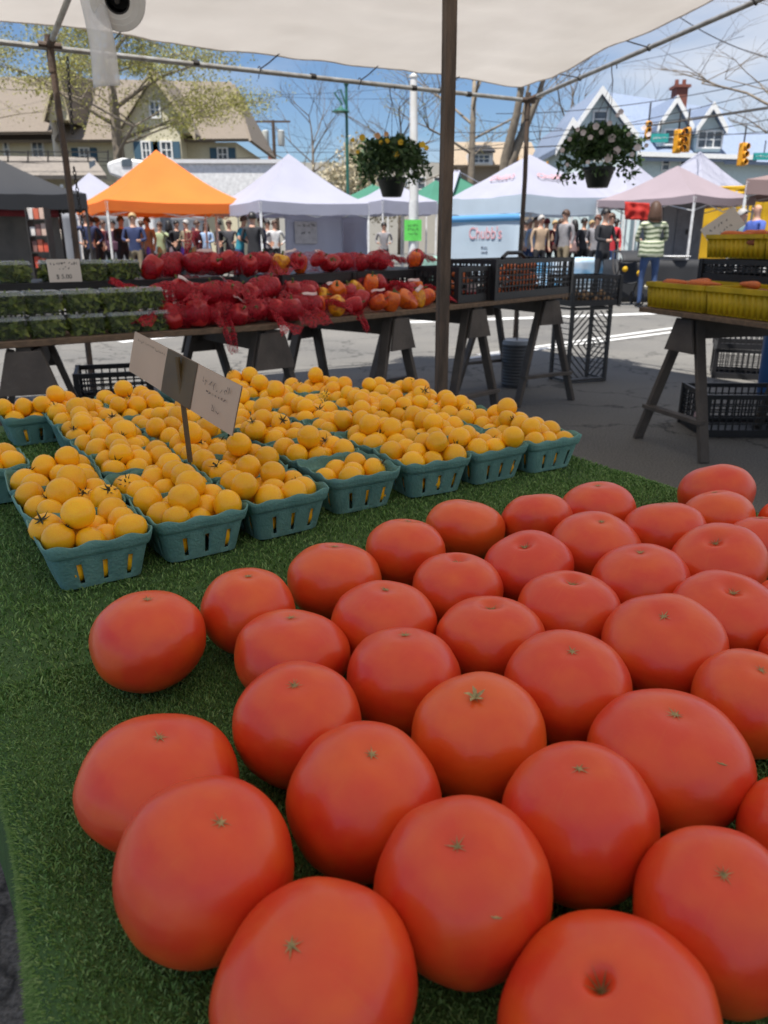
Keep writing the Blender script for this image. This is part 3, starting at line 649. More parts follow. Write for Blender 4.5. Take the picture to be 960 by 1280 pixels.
# place it where the rail crosses the column of the basket
def rail_at(u):
    for i in range(400):
        a=LEN*i/400; p=FR(a,0,2.25)
        if proj(p)[0]>=u: return p
    return p
hk=rail_at(490); z=proj(hk)[2]; rx=50*z/F
fl=[(495,193,m_yf,.028),(501,178,m_yf,.026),(528,181,m_yf,.030),(533,185,m_yf,.024),(472,170,m_pf,.03),(483,168,m_pf,.024),(453,172,m_yf,.03),(441,175,m_yf,.02),(447,190,m_yf,.018),(484,176,m_yf,.022),(476,178,m_yf,.02)]
hanging(Vector((hk.x,hk.y,W(487,201,z).z)),rx,rx*.62,hk-Vector((0,0,.02)),'hanging basket with yellow and peach flowers below the far rail',fl,31,.3)
def rail_r(u):
    for i in range(400):
        b=3*i/400; p=FR(LEN,b,roofh(b))
        if proj(p)[0]>=u: return p
    return p
hk=rail_r(768); z=proj(hk)[2]; rx=53*z/F
fl=[(765,173,m_wf,.036),(771,188,m_wf,.034),(761,198,m_wf,.038),(797,185,m_wf,.034),(776,140,m_wf,.026),(772,144,m_wf,.02),(745,158,m_wf,.03),(752,165,m_wf,.024),(738,172,m_wf,.024),(729,166,m_wf,.026),(805,160,m_wf,.024),(811,168,m_wf,.022),(712,174,m_wf,.02),(703,188,m_wf,.022),(709,206,m_wf,.018),(790,193,m_wf,.022),(762,154,m_wf,.024),(808,182,m_wf,.02),(786,168,m_wf,.02),(722,162,m_wf,.02),(735,203,m_wf,.02)]
hanging(Vector((hk.x-.05,hk.y,W(757,186,z).z)),rx,rx*.62,hk-Vector((0,0,.02)),'hanging basket with white petunias below the right rafter',fl,77,.5)
# ================================================================ PEPPER TABLES
PT=.74
class Tab:
    def __init__(s,o,t,h=PT): s.o=Vector((o.x,o.y,0)); s.t=Vector((t.x,t.y,0)).normalized(); s.n=Vector((-s.t.y,s.t.x,0)); s.h=h; s.rz=math.atan2(s.t.y,s.t.x)
    def p(s,a,n,z=0): return s.o+s.t*a+s.n*n+Vector((0,0,s.h+z))
    def at(s,u,n,z=0):                 # distance along the table seen at pixel column u
        k=(u-480)/F; q=s.o+s.n*n+Vector((0,0,s.h+z)); A=s.t.x-k*(s.t.y*CP); B=q.x-k*(q.y*CP-(q.z-H)*SP); return -B/A
T1=Tab(PL(0,428,PT),PL(345,405,PT)-PL(0,428,PT)); T2=Tab(PL(385,401,PT),PL(710,367,PT)-PL(385,401,PT))
s1a,s1b=-1.0,T1.at(362,0); s2a,s2b=-.05,T2.at(711,0)
def board(T,a,b,d0,d1,label,rnd_end=False,th=.024):
    pts=[T.p(a,d0),T.p(b-(.12 if rnd_end else 0),d0)]
    if rnd_end: pts+=[T.p(b-.12+.12*math.sin(k*math.pi/16),d0+.12-.12*math.cos(k*math.pi/16)) for k in range(1,9)]
    else: pts.append(T.p(b,d0+.01))
    pts+=[T.p(b,d1),T.p(a,d1)]
    m=MB(); m.prism([p-Vector((0,0,th)) for p in pts],(0,0,th)); o=m.build('table_board',m_wood,None,bevel=.003,ang=30); tag(o,label,'table board','boards laid across sawhorses'); return o
board(T1,s1a,s1b,0,.74,'brown wooden board carrying the boxed greens and red peppers',True)
board(T2,s2a,s2b,0,.72,'brown wooden board carrying peppers and the black crate of carrots')
def sawhorse(p0,ax,L,h,label,spread=.44,near_panel=True,hp=.17):
    ax=Vector((ax[0],ax[1],0)).normalized(); sd=Vector((ax.y,-ax.x,0)); p0=Vector((p0[0],p0[1],0)); t=thing('sawhorse',label,'sawhorse',p0,'weathered sawhorses under the boards')
    Z=Vector((0,0,1)); m=MB(); m.beam(p0-ax*.04+Z*(h-.05),p0+ax*(L+.04)+Z*(h-.05),.05,.10,up=(0,0,1)); m.build('beam',m_saw,t,bevel=.004)
    for e,q in ((0,p0),(1,p0+ax*L)):
        sg=-1 if e==0 else 1
        for s in (-1,1):
            a=q+sd*s*.045+Z*(h-.01); b=q+sd*s*spread/2+ax*sg*.05
            m=MB(); m.beam(a,b,.026,.056,up=ax); m.build('leg',m_saw,t,bevel=.003)
        w=lambda z: .055+(spread/2-.045)*(h-z)/h
        o=q+ax*sg*.045; z1,z0=h-.012,h-hp
        m=MB(); m.prism([o-sd*w(z0)+Z*z0+ax*sg*.012,o+sd*w(z0)+Z*z0+ax*sg*.012,o+sd*w(z1)+Z*z1,o-sd*w(z1)+Z*z1],ax*sg*.014); m.build('gusset_plate',m_saw,t,bevel=.002)
        zz=.2; m=MB(); m.beam(q-sd*(w(zz)+.01)+Z*zz+ax*sg*.055,q+sd*(w(zz)+.01)+Z*zz+ax*sg*.055,.022,.05,up=ax); m.build('stretcher',m_saw,t,bevel=.002)
    # long side panel: the apron seen under the board
    m=MB(); m.prism([p0+sd*.06+Z*(h-.11),p0+ax*L+sd*.06+Z*(h-.11),p0+ax*L+sd*.045+Z*(h-.02),p0+sd*.045+Z*(h-.02)],-sd*.012); m.build('apron',m_saw,t)
    return t
hz=PT-.026
for (u,T,n0,ax,lb) in ((28,T1,.06,(-.35,.94),'leftmost sawhorse under the boxed greens'),(332,T1,.08,(-.62,.78),'sawhorse under the end of the pepper board left of centre'),
     (492,T2,.06,(-.78,.62),'sawhorse left of the brown centre post'),(590,T2,.06,(-.70,.70),'sawhorse right behind the brown centre post'),(684,T2,.08,(-.50,.86),'rightmost sawhorse under the board with carrots')):
    p=T.p(T.at(u,n0),n0); sawhorse((p.x,p.y),ax,.62,hz,lb,.50)
# ---------------------------------------------------------------- crates
def crate_mb(L,Wd,Hh,open_face=None,slat=.008,gap=.03):
    m=MB(); t=.006
    for z in (t/2+.001,): m.box((0,0,z),(L,Wd,t))
    for sx in (-1,1):
        for sy in (-1,1): m.box((sx*(L/2-.012),sy*(Wd/2-.012),Hh/2+.001),(.03,.03,Hh))
    def wall(x0,y0,x1,y1):
        d=Vector((x1-x0,y1-y0,0)); l=d.length; rz=math.atan2(d.y,d.x); c=Vector(((x0+x1)/2,(y0+y1)/2,0))
        m.box(c+Vector((0,0,Hh-.014)),(l,.018,.026),rz); m.box(c+Vector((0,0,.025)),(l,.012,.04),rz)
        n=max(3,int((Hh-.07)/.032))
        for i in range(1,n): m.box(c+Vector((0,0,.045+(Hh-.075)*i/n)),(l,.006,slat),rz)
        n=max(4,int(l/gap/1.3)); dd=d.normalized()
        for i in range(1,n): m.box(Vector((x0,y0,0))+dd*(l*i/n)+Vector((0,0,Hh/2)),(slat,.0075,Hh-.04),rz)
    a,b=L/2-.01,Wd/2-.01
    wall(-a,-b,a,-b); wall(-a,b,a,b); wall(-a,-b+.012,-a,b-.012); wall(a,-b+.012,a,b-.012)
    return m
def crate(p,rz,label,dim=(.56,.36,.2),group=None,rot=None,name='crate',**k):
    m=crate_mb(*dim,**k); o=m.build(name,m_black,None,smooth=False); o.location=p; o.rotation_euler=rot or (0,0,rz); return tag(o,label,'crate',group)
TZ=.185
def upside(p,rz,label,L=.53):
    m=crate_mb(L,.36,TZ-.002); m.v=[(x,y,TZ-.001-z) for x,y,z in m.v]; m.f=[f[::-1] for f in m.f]
    o=m.build('crate',m_black,None,smooth=False); o.location=p; o.rotation_euler=(0,0,rz); return tag(o,label,'crate','upturned black crates raising the back row')
N1,N2=.50,.50
w_='leftmost,second,third,fourth'.split(',')
a=T1.at(-25,N1-.18,TZ); nn=0
for i in range(4):
    p=T1.p(a+.27+.54*i,N1,.001)
    if a+.54*(i+1)<s1b+.12: upside(p,T1.rz,'upturned black crate behind the boxed greens and peppers, %s from the left'%['first','second','third','fourth'][i])
    else: break
aend=a+.54*i
b=T2.at(352,N2-.18,TZ)
for i in range(3):
    upside(T2.p(b+.27+.54*i,N2,.001),T2.rz,'upturned black crate behind the mixed peppers, %s'%['left one','middle one','right one beside the centre post'][i])
# ---------------------------------------------------------------- clamshell boxes of greens
m_clear=mat('clear_plastic',(.35,.40,.34),.15,(.3,.35,.3),scale=20,clear=.95,spec=.6)
m_lid=mat('clear_lid',(.75,.8,.82),.2,(.6,.65,.68),scale=25,clear=.84,spec=.6)
m_green=mat('salad_greens',(.07,.12,.025),.6,(.04,.08,.02),scale=20,island=[(.025,.045,.008),(.11,.16,.015),(.22,.28,.03),(.36,.40,.08)],transl=.2)
def clam():
    t=thing('clear_box','x','plastic box'); L,Wd,h=.127,.115,.080
    m=MB(); b0,b1=.86,1.0
    def ring(f,z): 
        return [(x*L/2*f*(1 if abs(y)<.99 else .93),y*Wd/2*f*(1 if abs(x)<.99 else .93),z) for x,y in ((-1,-.93),(-.93,-1),(.93,-1),(1,-.93),(1,.93),(.93,1),(-.93,1),(-1,.93))]
    vs=ring(b0,.001)+ring(.9,.02)+ring(b1*.97,h*.82)+ring(b1,h*.84); fs=[tuple(range(8))[::-1]]+[(i*8+j,i*8+(j+1)%8,(i+1)*8+(j+1)%8,(i+1)*8+j) for i in range(3) for j in range(8)]
    m.add(vs,fs); m.build('tray',m_clear,t,solid=.0006)
    m=MB(); vs=ring(1.02,h*.83)+ring(1.02,h*.87)+ring(.93,h*.88)+ring(.9,h*1.0)+ring(.85,h*.985); fs=[(i*8+j,i*8+(j+1)%8,(i+1)*8+(j+1)%8,(i+1)*8+j) for i in range(4) for j in range(8)]+[tuple(range(32,40))]
    m.add(vs,fs); m.build('lid',m_lid,t,solid=.0006); return t
def greens(seed):
    r=random.Random(seed); pts=[(r.uniform(-.055,.055),r.uniform(-.047,.047),.006+.062*r.random()) for _ in range(330)]
    o=leafcloud(pts,.024,m_green,'leafy_greens',None,seed,.42); return o
ct=clam(); gts=[greens(50+i) for i in range(3)]
rc=random.Random(4)
def putclam(T,u,n,z,lab):
    a=T.at(u,n,z+.04); p=T.p(a,n,z); rz=T.rz+rc.uniform(-.06,.06)
    copy_tree(ct,p,rz,'clear lidded box of leafy greens, '+lab)['group']='clear boxes of leafy greens'
    g=gts[rc.randrange(3)].copy(); COL.objects.link(g); g.location=p; g.rotation_euler=(0,0,rz+rc.choice((0,math.pi))); tag(g,'leafy greens packed in the clear box, '+lab,'greens','leafy greens in clear boxes')
ordn=['leftmost','second from left','third from left','fourth from left','fifth from left']
for i,u in enumerate((8,57,107,152,188)): putclam(T1,u,.08,.0,'bottom of the front stack, '+ordn[i])
for i,u in enumerate((6,52,100,147,181)): putclam(T1,u,.10,.086,'top of the front stack, '+ordn[i])
for i,u in enumerate((15,112,153)): putclam(T1,u,.40,TZ,['back row at the left edge','back row just right of the white sign','back row beside the red peppers'][i])
putclam(T1,70,.44,TZ,'back row behind the white sign')
drop(ct); [bpy.data.objects.remove(g) for g in gts]
# white sign in front of the back row
A=T1.p(T1.at(60,.325,TZ+.04),.325,TZ+.001); B2=T1.p(T1.at(101,.325,TZ+.04),.325,TZ+.001); M=frame((A+B2)/2+Vector((0,0,.042)),B2-A,(0,.1,1)); wd=(B2-A).length
t=thing('price_sign','small white paper price sign leaning on the back row of boxed greens','price sign',(A+B2)/2)
m=MB(); m.box((0,0,0),(wd,.088,.001)); m.v=[tuple(M@Vector(v)) for v in m.v]; m.build('card',m_paper,t)
k=MB(); r=random.Random(8); Mi=M
for x0,y0,w2,h2,n in ((-.052,.027,.06,.011,6),(.018,.027,.038,.011,4),(-.022,.009,.045,.010,4)): scribble(k,Mi,x0,y0,w2,h2,n,r,.0022)
k.build('handwriting',m_ink,t)
textmesh('$ 5.00',.024,Mi@Matrix.Translation((-.005,-.024,.001)),m_ink,'price',t,.0003)
# ---------------------------------------------------------------- peppers in red net bags
def pepper_vf(seed,R=.044):
    r=random.Random(seed); nl=r.choice((3,4,4)); hgt=R*r.uniform(1.1,1.55); vs=[];NPp,NAa=12,20
    def f(pa,th):
        s_,c_=math.sin(pa),math.cos(pa); lob=1-.19*abs(math.sin(nl/2*th))**2.0*(.4+.6*s_)
        return Vector((R*abs(s_)**.75*lob*(1+.12*c_)*math.cos(th),R*abs(s_)**.75*lob*(1+.12*c_)*math.sin(th),hgt*c_-(.35*R*math.exp(-(s_/.35)**2)*(1 if c_>0 else -.6))))
    vs=[f(0,0)]+[f(math.pi*a/NPp,2*math.pi*b/NAa) for a in range(1,NPp) for b in range(NAa)]+[f(math.pi,0)]
    fs=[(0,1+j,1+(j+1)%NAa) for j in range(NAa)]+[(1+a*NAa+j,1+(a+1)*NAa+j,1+(a+1)*NAa+(j+1)%NAa,1+a*NAa+(j+1)%NAa) for a in range(NPp-2) for j in range(NAa)]+[(len(vs)-1,1+(NPp-2)*NAa+(j+1)%NAa,1+(NPp-2)*NAa+j) for j in range(NAa)]
    return vs,fs,hgt
m_pr=mat('red_pepper',(.50,.012,.014),.28,(.36,.010,.012),scale=8,rv=.15,spec=.6); m_po=mat('orange_pepper',(.78,.17,.012),.24,(.72,.12,.01),scale=8,rv=.08,spec=.6); m_py=mat('yellow_pepper',(.82,.44,.015),.24,(.8,.36,.012),scale=8,spec=.6)
m_stem=mat('green_stem',(.10,.16,.04),.6); m_net=mat('red_net',(.52,.010,.03),.5,(.40,.008,.022),scale=60,net=(.62,90),transl=.3); m_net2=mat('thin_red_net',(.62,.012,.04),.5,(.50,.01,.03),scale=60,net=(.2,60),transl=.3); m_label=mat('bag_label',(.72,.66,.64),.5,(.6,.3,.3),scale=22)
ptpl={}
for nm,mt in (('red',m_pr),('orange',m_po),('yellow',m_py)):
    L_=[]
    for i in range(3):
        vs,fs,hg=pepper_vf(i*7+len(nm)); t=thing('bell_pepper','x','bell pepper'); m=MB(); m.add(vs,fs); m.build('fruit',mt,t,ang=180)
        m=MB(); m.lathe([(.012,hg*.72),(.010,hg*.78),(.005,hg*.85),(.0045,hg*1.12),(.006,hg*1.16),(.0001,hg*1.17)],8); m.build('stem',m_stem,t); L_.append(t)
    ptpl[nm]=L_
rp=random.Random(33)
def netbag(T,u,n,z,cols,lab,up=0,tail=None,lbl=True,yaw=0,k3=0):
    a=T.at(u,n,z+.05); c=T.p(a,n,z); rz=T.rz+yaw; Q=Matrix.Rotation(rz,3,'Z'); t=thing('net_bag','red net bag, '+lab,'net bag',c,'red net bags of bell peppers')
    ps=[]; N=len(cols); k=0
    for i,cc in enumerate(cols):
        if N<=2: off=Vector(((i-.5)*.085,0,.043))
        elif N==3: off=[Vector((-.078,0,.043)),Vector((.006,-.008,.046)),Vector((.086,.006,.043))][i]
        else: off=[Vector((-.085,-.01,.043)),Vector((.0,-.035,.043)),Vector((.085,-.01,.043)),Vector((0,.045,.043)),Vector((-.03,-.0,.105)),Vector((.05,.01,.105))][i]
        off=Vector((off.x*1.05,off.y,off.z))+Vector((rp.uniform(-.014,.014),rp.uniform(-.02,.02),rp.choice((0,0,.006,.018)))); ps.append(off)
        e=Euler((rp.uniform(.5,1.5)*rp.choice((1,1,-1)),rp.uniform(-.4,.4),rp.uniform(0,6)))
        if (i+k3)%3==1: e=Euler((rp.uniform(-.3,.3),rp.uniform(-.3,.3),rp.uniform(0,6)))
        o=copy_tree(rp.choice(ptpl[cc]),c+Q@off,rot=e,scale=rp.uniform(.84,1.12),label='%s pepper in net bag, %s'%(cc,lab)); o['group']='bell peppers in net bags'
    cen=sum(ps,Vector())/N; Rr=.050; vs=[];n1,n2=16,26
    def f(pa,th):
        d=Vector((math.sin(pa)*math.cos(th),math.sin(pa)*math.sin(th),math.cos(pa))); b=0
        for q in ps:
            q=q-cen; dd=d.dot(q); w=Rr*Rr-q.length_squared+dd*dd
            if w>0: b=max(b,dd+math.sqrt(w))
            b=max(b,.8*(dd+Rr*.6))
        b+=.004*noise.noise(d*6+Vector((u,0,0))); p=cen+d*b; p.z=max(p.z,.0015); return p
    G_=[[f(math.pi*i/n1,2*math.pi*j/n2) for j in range(n2)] for i in range(n1+1)]
    m=MB(); m.add([c+Q@p for r_ in G_ for p in r_],[(i*n2+j,i*n2+(j+1)%n2,(i+1)*n2+(j+1)%n2,(i+1)*n2+j) for i in range(n1) for j in range(n2)])
    m.build('netting',m_net if cols.count('red')==N else m_net2,t,ang=180)
    e=max(p.x for p in ps)+.045; sd=rp.choice((-1,1)) if tail is None else tail[0]
    st=cen+Vector((sd*(e-.0),0,.01)); L_=.13 if tail is None else tail[1]; dr=Vector((sd*.8,-.5,.15)) if tail is None else Vector(tail[2]); dr.normalize(); wv=Vector((0,0,1)).cross(dr); 
    if wv.length<.1: wv=Vector((1,0,0))
    wv.normalize(); 
    def g(a,b): 
        w=.012+.06*b*b; p=st+dr*L_*b+wv*(a-.5)*2*w+Vector((0,0,.012*math.sin(a*9+b*5)+.008*math.sin(a*21)))+ (Vector((0,0,-.35*L_*b*b)) if tail is None else Vector())
        p.z=max(p.z,.002) if z<.01 and dr.z>-.4 else p.z; return c+Q@p
    m=MB(); m.grid(g,10,8); m.build('net_tail',m_net,t,ang=180)
    if lbl:
        lc=cen+Vector((rp.uniform(-.03,.05),-.02,.056+(.05 if N>4 else 0))); Ml=Matrix.Translation(c)@Q.to_4x4()@Matrix.Translation(lc)@Euler((rp.uniform(.3,.8),rp.uniform(-.5,.5),rp.uniform(-.5,.5))).to_matrix().to_4x4()
        m=MB(); m.grid(lambda a,b: Ml@Vector(((a-.5)*.07,(b-.5)*.02,.004*math.sin(a*6))),8,2); m.build('bag_label',m_label,t,solid=.0008)
R3='red'; O3='orange'; Y3='yellow'
F_=[(T1,238,.07,0,[R3]*4,'front row right beside the boxed greens',0,None),
(T1,296,.08,0,[R3]*4,'front row above the gap between the two left sawhorses',0,(1,.17,(.5,-.9,-.7))),
(T1,345,.08,0,[R3]*3,'front row at the rounded end of the left board',0,None),
(T1,222,.13,.082,[R3]*3,'second layer nearest the boxed greens',0,(-1,.13,(-.9,-.2,.35))),
(T1,278,.15,.082,[R3]*4,'second layer, second bag from the boxed greens',0,None),
(T1,330,.16,.082,[R3]*3,'second layer above the rounded board end',0,None),
(T2,372,.10,.0,[R3]*3,'front row where the two boards meet',0,None),
(T2,418,.07,0,[O3,Y3,R3],'front row with a yellow pepper, right of the red heap',0,None),
(T2,468,.07,0,[R3,O3,O3],'front row above the sawhorse left of the centre post',0,(-1,.12,(-.3,-1,-.6))),
(T2,520,.07,0,[O3,Y3,O3],'front row touching the centre post on its left',0,None),
(T2,378,.22,.05,[R3,R3,R3],'second row behind the board joint',0,None),
(T2,418,.25,.04,[Y3,O3,R3],'second row with a small yellow pepper, left half',0,None),
(T2,462,.25,.05,[Y3,O3,R3],'second row with a bright yellow pepper on top',0,None),
(T2,505,.25,.03,[R3,R3,O3],'second row left of the centre post',0,None),
(T2,560,.20,0,[R3,R3],'behind the centre post next to the black crate',0,None),
(T1,206,.42,TZ,[R3]*3,'top of the crates, leftmost, beside the back boxes',0,(1,.15,(.4,-.2,1.2))),
(T1,258,.42,TZ,[R3]*3,'top of the crates, second from left',0,None),
(T1,308,.44,TZ,[R3]*4,'top of the crates, third from left',0,(1,.12,(.3,-.9,-.4))),
(T2,350,.42,TZ,[O3,Y3,R3],'top of the crates, with a yellow pepper in the middle',0,None),
(T2,393,.42,TZ,[O3,R3,R3],'top of the crates, with one orange pepper',0,None),
(T2,432,.42,TZ,[R3]*3,'top of the crates, third from the right',0,None),
(T2,474,.42,TZ,[R3]*3,'top of the crates, second from the right',0,None),
(T2,520,.42,TZ,[O3,R3,R3],'top of the crates, rightmost with orange peppers',0,None)]
for i,(T,u,n,z,cols,lab,up,tl) in enumerate(F_): netbag(T,u,n,z,cols,lab,lbl=i%5 in (1,3,4),tail=tl,yaw=rp.uniform(-.6,.6),k3=i)
for (T,u0,u1,n0,n1,z0,z1,lab) in ((T1,262,318,-.035,.16,-.10,.15,'over the front edge of the left board'),(T2,378,420,-.03,.2,-.02,.10,'over the board joint'),(T2,446,470,-.04,.08,-.07,.04,'hanging from the middle of the right board'),(T1,232,262,.30,.42,.06,.20,'hanging from the crate beside the left bags'),(T2,346,372,.28,.42,.05,.25,'hanging from the crate above the board joint')):
    def g(a,b,T=T,u0=u0,u1=u1,n0=n0,n1=n1,z0=z0,z1=z1):
        s0,s1=T.at(u0,n0),T.at(u1,n0); w_=1 if z0>-.05 else (.25+.75*b); c=(s0+s1)/2
        return T.p(c+(s1-s0)*(a-.5)*w_,n0+(n1-n0)*b+.012*math.sin(a*14+b*4),max(z0+(z1-z0)*(b**.6)+.022*noise.noise((a*4+u0,b*4,0))+.01*math.sin(a*17+b*3),.004 if n0+(n1-n0)*b>0 and z0<.03 else -1))
    m=MB(); m.grid(g,22,14); tag(m.build('empty_net_bag',m_net,ang=180),'loose crumpled red netting, '+lab,'net','loose red netting')
for L_ in ptpl.values():
    for t in L_: drop(t)
# ---------------------------------------------------------------- black crates with carrots on the right end
m_carrot=mat('carrot',(.62,.16,.03),.6,(.50,.11,.025),scale=30,stretch=(6,1,1)); m_sweet=mat('sweet_potato',(.30,.10,.045),.75,(.22,.07,.035),scale=20)
def root_veg(name,p,d,L,r,mt,label,cat,group):
    d=Vector(d).normalized(); p=Vector(p); m=MB(); n=8; sd=Vector((d.y,-d.x,0)); m.tube([p+d*(L*(i/n-.5))+sd*.01*math.sin(i*.8) for i in range(n+1)],[r*math.sin(math.pi*min(.98,max(.06,(i/n)**.6)))**.6*(1-.45*i/n)+.002 for i in range(n+1)],8,0)
    return tag(m.build(name,mt,None,ang=180),label,cat,group)
def crate_at(T,u0,u1,n,z,dp,h,label):
    a=T.at(u0,n-dp/2,z+.1); b=T.at(u1,n-dp/2,z+.1); L=abs(b-a); c=T.p((a+b)/2,n,z+.001); crate(c,T.rz,label,(L,dp,h),group='black crates of roots on the right end'); return c,L
cA,LA=crate_at(T2,573,613,.22,0,.36,.2,'black open crate left of the carrot crate, right of the centre post')
cB,LB=crate_at(T2,619,716,.19,0,.36,.235,'large black open crate full of carrots at the right end of the board')
rv=random.Random(12)
for i in range(40):
    x=rv.uniform(-.36,.36)*LB; y=rv.uniform(-.15,.12); zz=.03+.026*(i//6); q=T2.t*x*.6+T2.n*y; root_veg('carrot',cB+q+Vector((0,0,min(zz,.215))),T2.t*rv.choice((-1,1))+T2.n*rv.uniform(-.25,.25),.17,.02,m_carrot,'carrot in the large black crate at the right end','carrot','carrots in the large black crate')
for i in range(8):
    q=T2.t*rv.uniform(-.2,.2)*LA+T2.n*rv.uniform(-.14,.1); root_veg('carrot',cA+q+Vector((0,0,.03+.018*i)),T2.t+T2.n*rv.uniform(-.4,.4),.12,.02,m_carrot,'carrot in the smaller crate beside the centre post','carrot','carrots in the smaller black crate')
m=MB(); pz=cA+T2.n*-.14+T2.t*.03+Vector((0,0,.08)); m.box(pz,(.09,.004,.05),T2.rz); tag(m.build('bag_label',m_label),'white label inside the smaller black crate','label')
c=cB+Vector((0,0,.237)); m=MB(); m.tube([c+T2.t*-.14,c+T2.t*-.08+Vector((0,0,.03)),c+T2.t*.08+Vector((0,0,.03)),c+T2.t*.14],.012,8); tag(m.build('crate_handle',m_black),'folded black handle across the rim of the carrot crate','strap')  # handle of the carrot crate, built as its own object
# standing crate with diamond lattice and crate on it
pF=PL(733,478,0); dirw=Vector((.93,.37,0)).normalized(); nn_=Vector((-dirw.y,dirw.x,0)); Wc,Hc,Dc=.385,.60,.26; cc=pF+nn_*Dc/2
m=MB(); rz=math.atan2(dirw.y,dirw.x); fr=pF
def SC(x,y,z): return cc+dirw*x+nn_*y+Vector((0,0,z))
for sx in(-1,1):
    for sy in (-1,1): m.beam(SC(sx*(Wc/2-.015),sy*(Dc/2-.012),0.002),SC(sx*(Wc/2-.015),sy*(Dc/2-.012),Hc),.03,.022,up=tuple(dirw))
for z in (.022,Hc-.02):
    m.beam(SC(-Wc/2+.03,-Dc/2+.01,z),SC(Wc/2-.03,-Dc/2+.01,z),.04,.02)
    for sx in (-1,1): m.beam(SC(sx*(Wc/2-.012),-Dc/2+.024,z),SC(sx*(Wc/2-.012),Dc/2-.024,z),.03,.016)
for k in range(1,6):      # concentric diamonds on the face towards the camera
    d=.055*k; y=-Dc/2+.008
    for sx in (-1,1):
        for sz in (-1,1):
            a=Vector((sx*d,sz*0.0)); x0,z0=sx*d,0; x1,z1=0,sz*d*1.05
            lim=Wc/2-.03; 
            if d>lim: t_=(d-lim)/d; x0,z0=sx*lim,sz*t_*d*1.05
            if d*1.05>Hc/2-.04 and k>4: x1,z1=sx*.03,sz*(Hc/2-.05)
            m.beam(SC(x0,y,Hc/2+z0),SC(x1,y,Hc/2+z1),.009,.007,up=tuple(nn_))
for k in (6,7,8):
    d=.055*k; lim=Wc/2-.03; hz_=Hc/2-.04
    for sx in (-1,1):
        for sz in (-1,1):
            zA=(d-lim)*1.05; xB=d-hz_/1.05
            if zA<hz_ and xB<lim: m.beam(SC(sx*lim,-Dc/2+.008,Hc/2+sz*zA),SC(sx*max(xB,0),-Dc/2+.008,Hc/2+sz*min(hz_,d*1.05)),.009,.007,up=tuple(nn_))
m.beam(SC(0,-Dc/2+.012,.04),SC(0,-Dc/2+.012,Hc-.04),.010,.006,up=tuple(nn_)); m.beam(SC(-Wc/2+.03,-Dc/2+.0155,Hc/2),SC(Wc/2-.03,-Dc/2+.0155,Hc/2),.010,.006)
for i in range(1,12):
    for sx in (-1,1):
        z=.05+(Hc-.1)*i/12; m.beam(SC(sx*(Wc/2-.01),-Dc/2+.03,z),SC(sx*(Wc/2-.01),Dc/2-.03,z),.008,.006)
tag(m.build('crate',mat('black_crate_scuffed',(.045,.045,.047),.5),None,smooth=False),'black lattice crate stood on end with a diamond pattern facing out','crate')
cc2=cc+Vector((0,0,Hc+.002)); crate(cc2,rz,'black crate of potatoes lying on top of the upright lattice crate',(.46,.34,.23))
for i in range(16): root_veg('potato',cc2+dirw*rv.uniform(-.18,.18)+nn_*rv.uniform(-.12,.1)+Vector((0,0,.035+.045*(i//8))),dirw+nn_*rv.uniform(-1,1),.10,.036,mat('potato',(.42,.27,.14),.8,(.3,.18,.1),scale=14),'potato in the black crate on top of the upright crate','potato','potatoes in the top crate')
# weight bucket at the right post
pk=PL(643,483,0); t=thing('bucket','dark ribbed bucket with a pale lid standing at the right post','bucket',pk)
pr=[(.001,.002),(.098,.002)]; 
for i in range(13): z=.02+.0245*i; pr+=[(.103+.0008*i,z),(.108+.0008*i,z+.006),(.108+.0008*i,z+.012),(.103+.0008*i,z+.018)]
m=MB(); m.lathe(pr+[(.112,.345)],28,pk); m.build('body',mat('dark_bucket',(.07,.075,.085),.45),t,ang=60)
m=MB(); m.lathe([(.118,.332),(.119,.36),(.112,.364),(.105,.357),(.001,.357)],28,pk); m.build('lid',mat('pale_lid',(.38,.42,.48),.4),t)
chain(pk+Vector((0,0,.36)),FR(LEN,0,1.2),40,'steel chain from the right post down to the ribbed bucket',.014,.003)
# black crates by the left post
pq=W(143,478,4.3); pg=Vector((pq.x,pq.y,0)); rz=.28
crate(pg,rz,'lower black crate of the stack at the left post',(.40,.34,.215)); crate(pg+Vector((0,0,.216)),rz+.04,'upper black crate of the stack at the left post',(.40,.34,.2))
# ================================================================ RIGHT TABLE WITH YELLOW-GREEN BASKETS
RT=.74
TR=Tab(PL(803,384,RT),PL(960,404,RT)-PL(803,384,RT),RT)     # runs towards the camera on the right; its depth lies to the right
def rp_(a,n,z=0): return TR.p(a,n,z)                           # n is positive to the far/right side
m=MB(); m.prism([rp_(-.03,0,-.026),rp_(2.2,0,-.026),rp_(2.2,.85,-.026),rp_(-.03,.85,-.026)],(0,0,.026)); tag(m.build('table_board',m_wood,bevel=.003),'dark wooden board carrying the yellow green lugs on the right','table board','boards laid across sawhorses')
pa=(G(785,549)+G(892,577))/2; tv=TR.n
sw=sawhorse((pa.x+TR.n.x*.05,pa.y+TR.n.y*.05),(TR.n.x,TR.n.y),.75,RT-.028,'sawhorse under the right board with yellow green lugs',(G(785,549)-G(892,577)).length,hp=.18)
p2=rp_(1.5,.06); sawhorse((p2.x,p2.y),(TR.n.x,TR.n.y),.7,RT-.028,'sawhorse partly cut off by the right edge',.55)
m_lug=mat('olive_yellow_plastic',(.80,.58,.02),.5,(.58,.42,.015),scale=9,bump=.2,transl=.3)
